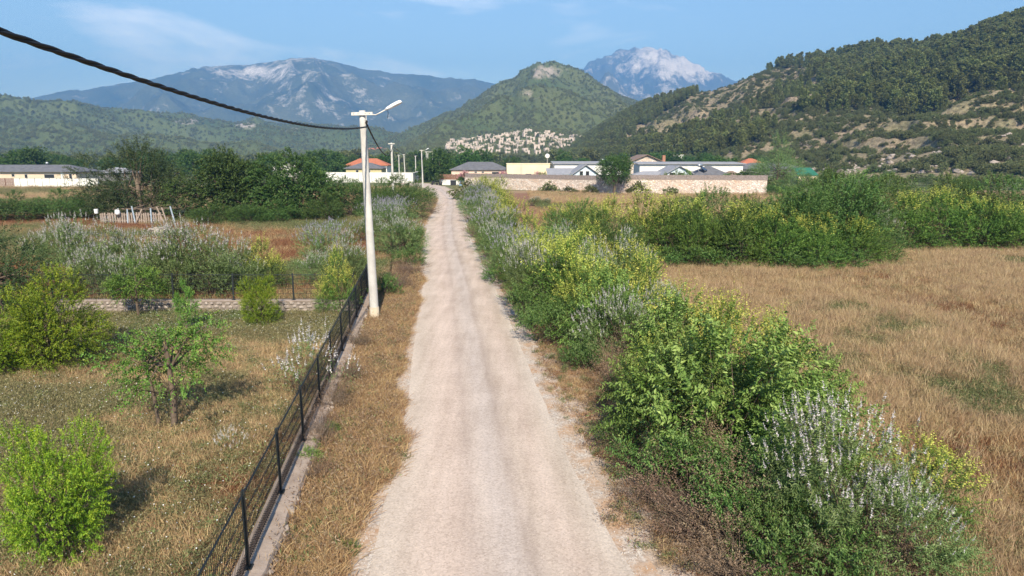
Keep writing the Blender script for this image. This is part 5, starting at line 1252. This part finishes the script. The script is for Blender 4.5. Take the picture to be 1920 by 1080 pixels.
# straw field right of the lane
n = 84000; yy = 6 + 40 * g.random(n) ** .75; xx = 2 + (yy * .92 + 6) * g.random(n)
off, sd2 = road_off(xx, yy); hedge_lim = 42 + np.clip((xx - 19) * .6, 0, 7)
ok = (off > 2.3 + .5 * g.random(n)) & (yy < hedge_lim); xx, yy = xx[ok], yy[ok]; n = len(xx)
f1 = fbm(xx * .16, yy * .22, 61, 4); f2 = fbm(xx * .5, yy * .5, 62, 3); q = f1 + .35 * (f2 - .5) + .16 * (g.random(n) - .5)
idx = np.select([q < .29, q < .35, q < .50, q < .62, q < .69], [5, 4, 0, 1, 2], 3)
idx = np.where(g.random(n) < .25, g.integers(0, 5, n), idx)
scatter('straw_grass', T_straw, np.stack([xx, yy, zof(xx, yy)], 1), (.5 + .42 * g.random(n)) * (1 + .014 * yy), idx, 'short dry straw grass of the open field', 'grass', .16, g)
# rusty field between hedge and stone wall
n = 24000; yy = 46 + 84 * g.random(n); xx = 3 + (yy * .80) * g.random(n); off, sd2 = road_off(xx, yy)
ok = (off > 1.2) & (yy < 121 + (xx < 14) * 9); xx, yy = xx[ok], yy[ok]; n = len(xx)
q = fbm(xx * .07, yy * .10, 63, 4) + .2 * (g.random(n) - .5)
idx = np.select([q < .36, q < .46, q < .56], [5, 2, 3], 0); idx = np.where((yy > 95) & (g.random(n) < .5), 1, idx)
scatter('rusty_grass', T_straw, np.stack([xx, yy, zof(xx, yy)], 1), 1.3 + .7 * g.random(n), idx, 'rust brown dry grass in front of the rubble wall', 'grass', .12, g)
# garden: herbs and dry grass with small white flowers
T_gard = [herb(11, 110, .22, .24, .055, .010, 'weed', 1), herb(12, 110, .16, .25, .045, .014, 'herb', 1), tuft(13, 36, .26, .2, .008, 'golden', .7), tuft(14, 36, .22, .2, .008, 'straw', .8), tuft(15, 30, .15, .2, .009, 'rust', .9), herb(16, 110, .18, .24, .05, .010, 'weed', 0)]
n = 42000; yy = 5 + 22 * g.random(n) ** .8; xx = fence_x(yy) - .25 - (yy * .75) * g.random(n); ok = (yy < CROSS_Y - .25); xx, yy = xx[ok], yy[ok]; n = len(xx)
q = fbm(xx * .24, yy * .24, 64, 4) + .16 * (g.random(n) - .5)
idx = np.select([q < .30, q < .40, q < .47, q < .56, q < .64], [1, 0, 5, 3, 2], 4); idx = np.where(g.random(n) < .25, g.integers(0, 6, n), idx)
scatter('garden_herbs', T_gard, np.stack([xx, yy, zof(xx, yy)], 1), (.65 + .6 * g.random(n)), idx, 'rough herbs and dry grass of the garden', 'grass', .15, g)
# golden verge between fence and lane, and the right lane edge
T_verge = [tuft(21, 50, .40, .26, .009, 'golden', .9, flat=.3), tuft(22, 44, .30, .26, .009, 'golden', 1.1, flat=.4), tuft(23, 40, .24, .24, .009, 'rust', 1.0, flat=.3), tuft(24, 40, .34, .22, .008, 'straw', .8), herb(25, 60, .22, .2, .08, .022, 'herb'), herb(26, 50, .3, .22, .06, .02, 'dead')]
n = 15000; yy = 5 + 33 * g.random(n) ** .8; lx = np.interp(yy, RL[:-25, 1], RL[:-25, 0]); fx = fence_x(yy) + .16
jag = (fbm(yy * .55, yy * 0, 66, 4) - .5) * 1.0; xx = fx + (lx - .22 + jag - fx) * g.random(n) ** .9; idx = np.select([g.random(n) < .38, g.random(n) < .5, g.random(n) < .4, g.random(n) < .5, g.random(n) < .25], [0, 1, 2, 3, 4], 5)
P_ = [np.stack([xx, yy, zof(xx, yy)], 1)]; I_ = [idx]; S_ = [.55 + .55 * g.random(n)]
n = 9000; yy = 5 + 60 * g.random(n) ** .8; rx = np.interp(yy, RR[:-25, 1], RR[:-25, 0]); jag = (fbm(yy * .55, yy * 0 + 7, 67, 4) - .35) * 1.3
xx = rx + .30 + jag + 2.0 * g.random(n) ** 1.0; P_.append(np.stack([xx, yy, zof(xx, yy)], 1)); I_.append(np.select([g.random(n) < .3, g.random(n) < .4, g.random(n) < .4, g.random(n) < .5], [1, 2, 5, 4], 3)); S_.append(.35 + .45 * g.random(n))
n = 7000; yy = 36 + 75 * g.random(n); lx = np.interp(yy, RL[:-25, 1], RL[:-25, 0]); xx = lx - .4 - 3.5 * g.random(n) ** 1.3; P_.append(np.stack([xx, yy, zof(xx, yy)], 1)); I_.append(g.integers(0, 6, n)); S_.append(.7 + .6 * g.random(n))
P_ = np.concatenate(P_); scatter('verge_grass', T_verge, P_, np.concatenate(S_), np.concatenate(I_), 'matted golden dry grass along the lane verges', 'grass', .25, g)
# field behind the rubble wall
n = 26000; yy = 27.5 + 50 * g.random(n); xx = fence_x(yy) + .6 - (yy * .82) * g.random(n); lx = np.interp(yy, RL[:-25, 1], RL[:-25, 0]); xx = np.minimum(xx, lx - .6)
q = fbm(xx * .09, yy * .16, 65, 4) + .22 * (g.random(n) - .5); idx = np.select([q < .42, q < .50, q < .56, q < .64], [5, 4, 2, 3], 3)
scatter('field_grass', T_straw, np.stack([xx, yy, zof(xx, yy)], 1), .9 + .7 * g.random(n), idx, 'patchy green and rust grass of the field behind the rubble wall', 'grass', .15, g)
# beyond 75 m on the left
n = 9000; yy = 77 + 75 * g.random(n); xx = -6 - (yy * .8) * g.random(n); ok = road_off(xx, yy)[0] > 1.3; xx, yy = xx[ok], yy[ok]; n = len(xx); q = fbm(xx * .05, yy * .08, 68, 3)
scatter('meadow_grass', T_straw, np.stack([xx, yy, zof(xx, yy)], 1), 1.6 + .8 * g.random(n), np.where(q < .5, 4, 1), 'pale meadow grass before the white garden wall', 'grass', .12, g)
# loose stones on the lane edges
pb = []
for s_ in range(3):
    q = STONES[s_].copy(); q.materials.clear(); q.materials.append(M['pebble']); pb.append(q)
n = 16000; yy = 6 + 34 * g.random(n) ** .7; sidep = g.random(n) < .5
lx = np.interp(yy, RL[:-25, 1], RL[:-25, 0]); rx = np.interp(yy, RR[:-25, 1], RR[:-25, 0])
e = np.abs(g.normal(size=n)) * .42 - .28; xx = np.where(sidep, lx - e * .8, rx + e * 1.3)
scatter('loose_pebbles', pb, np.stack([xx, yy, np.full(n, .018)], 1), .014 + .026 * g.random(n) ** 2, g.integers(0, 3, n), 'loose pale pebbles along the lane edges', 'gravel', 1.0, g)

# ------------------------------------------------------------------ the air over the valley
hm, n, p, o = newmat('valley_air'); n.nodes.remove(p)
pv = n.nodes.new('ShaderNodeVolumePrincipled'); pv.inputs['Color'].default_value = (.155, .42, 1.0, 1); pv.inputs['Absorption Color'].default_value = (.12, .12, .12, 1); pv.inputs['Density'].default_value = 2.25e-4
n.links.new(pv.outputs[0], o.inputs['Volume'])
hz_ = MB().box((0, 4200, 642.5), (18400, 10800, 1294)).build('haze', hm)
tag(hz_, 'thin blue summer haze over the valley', 'haze', kind='stuff')
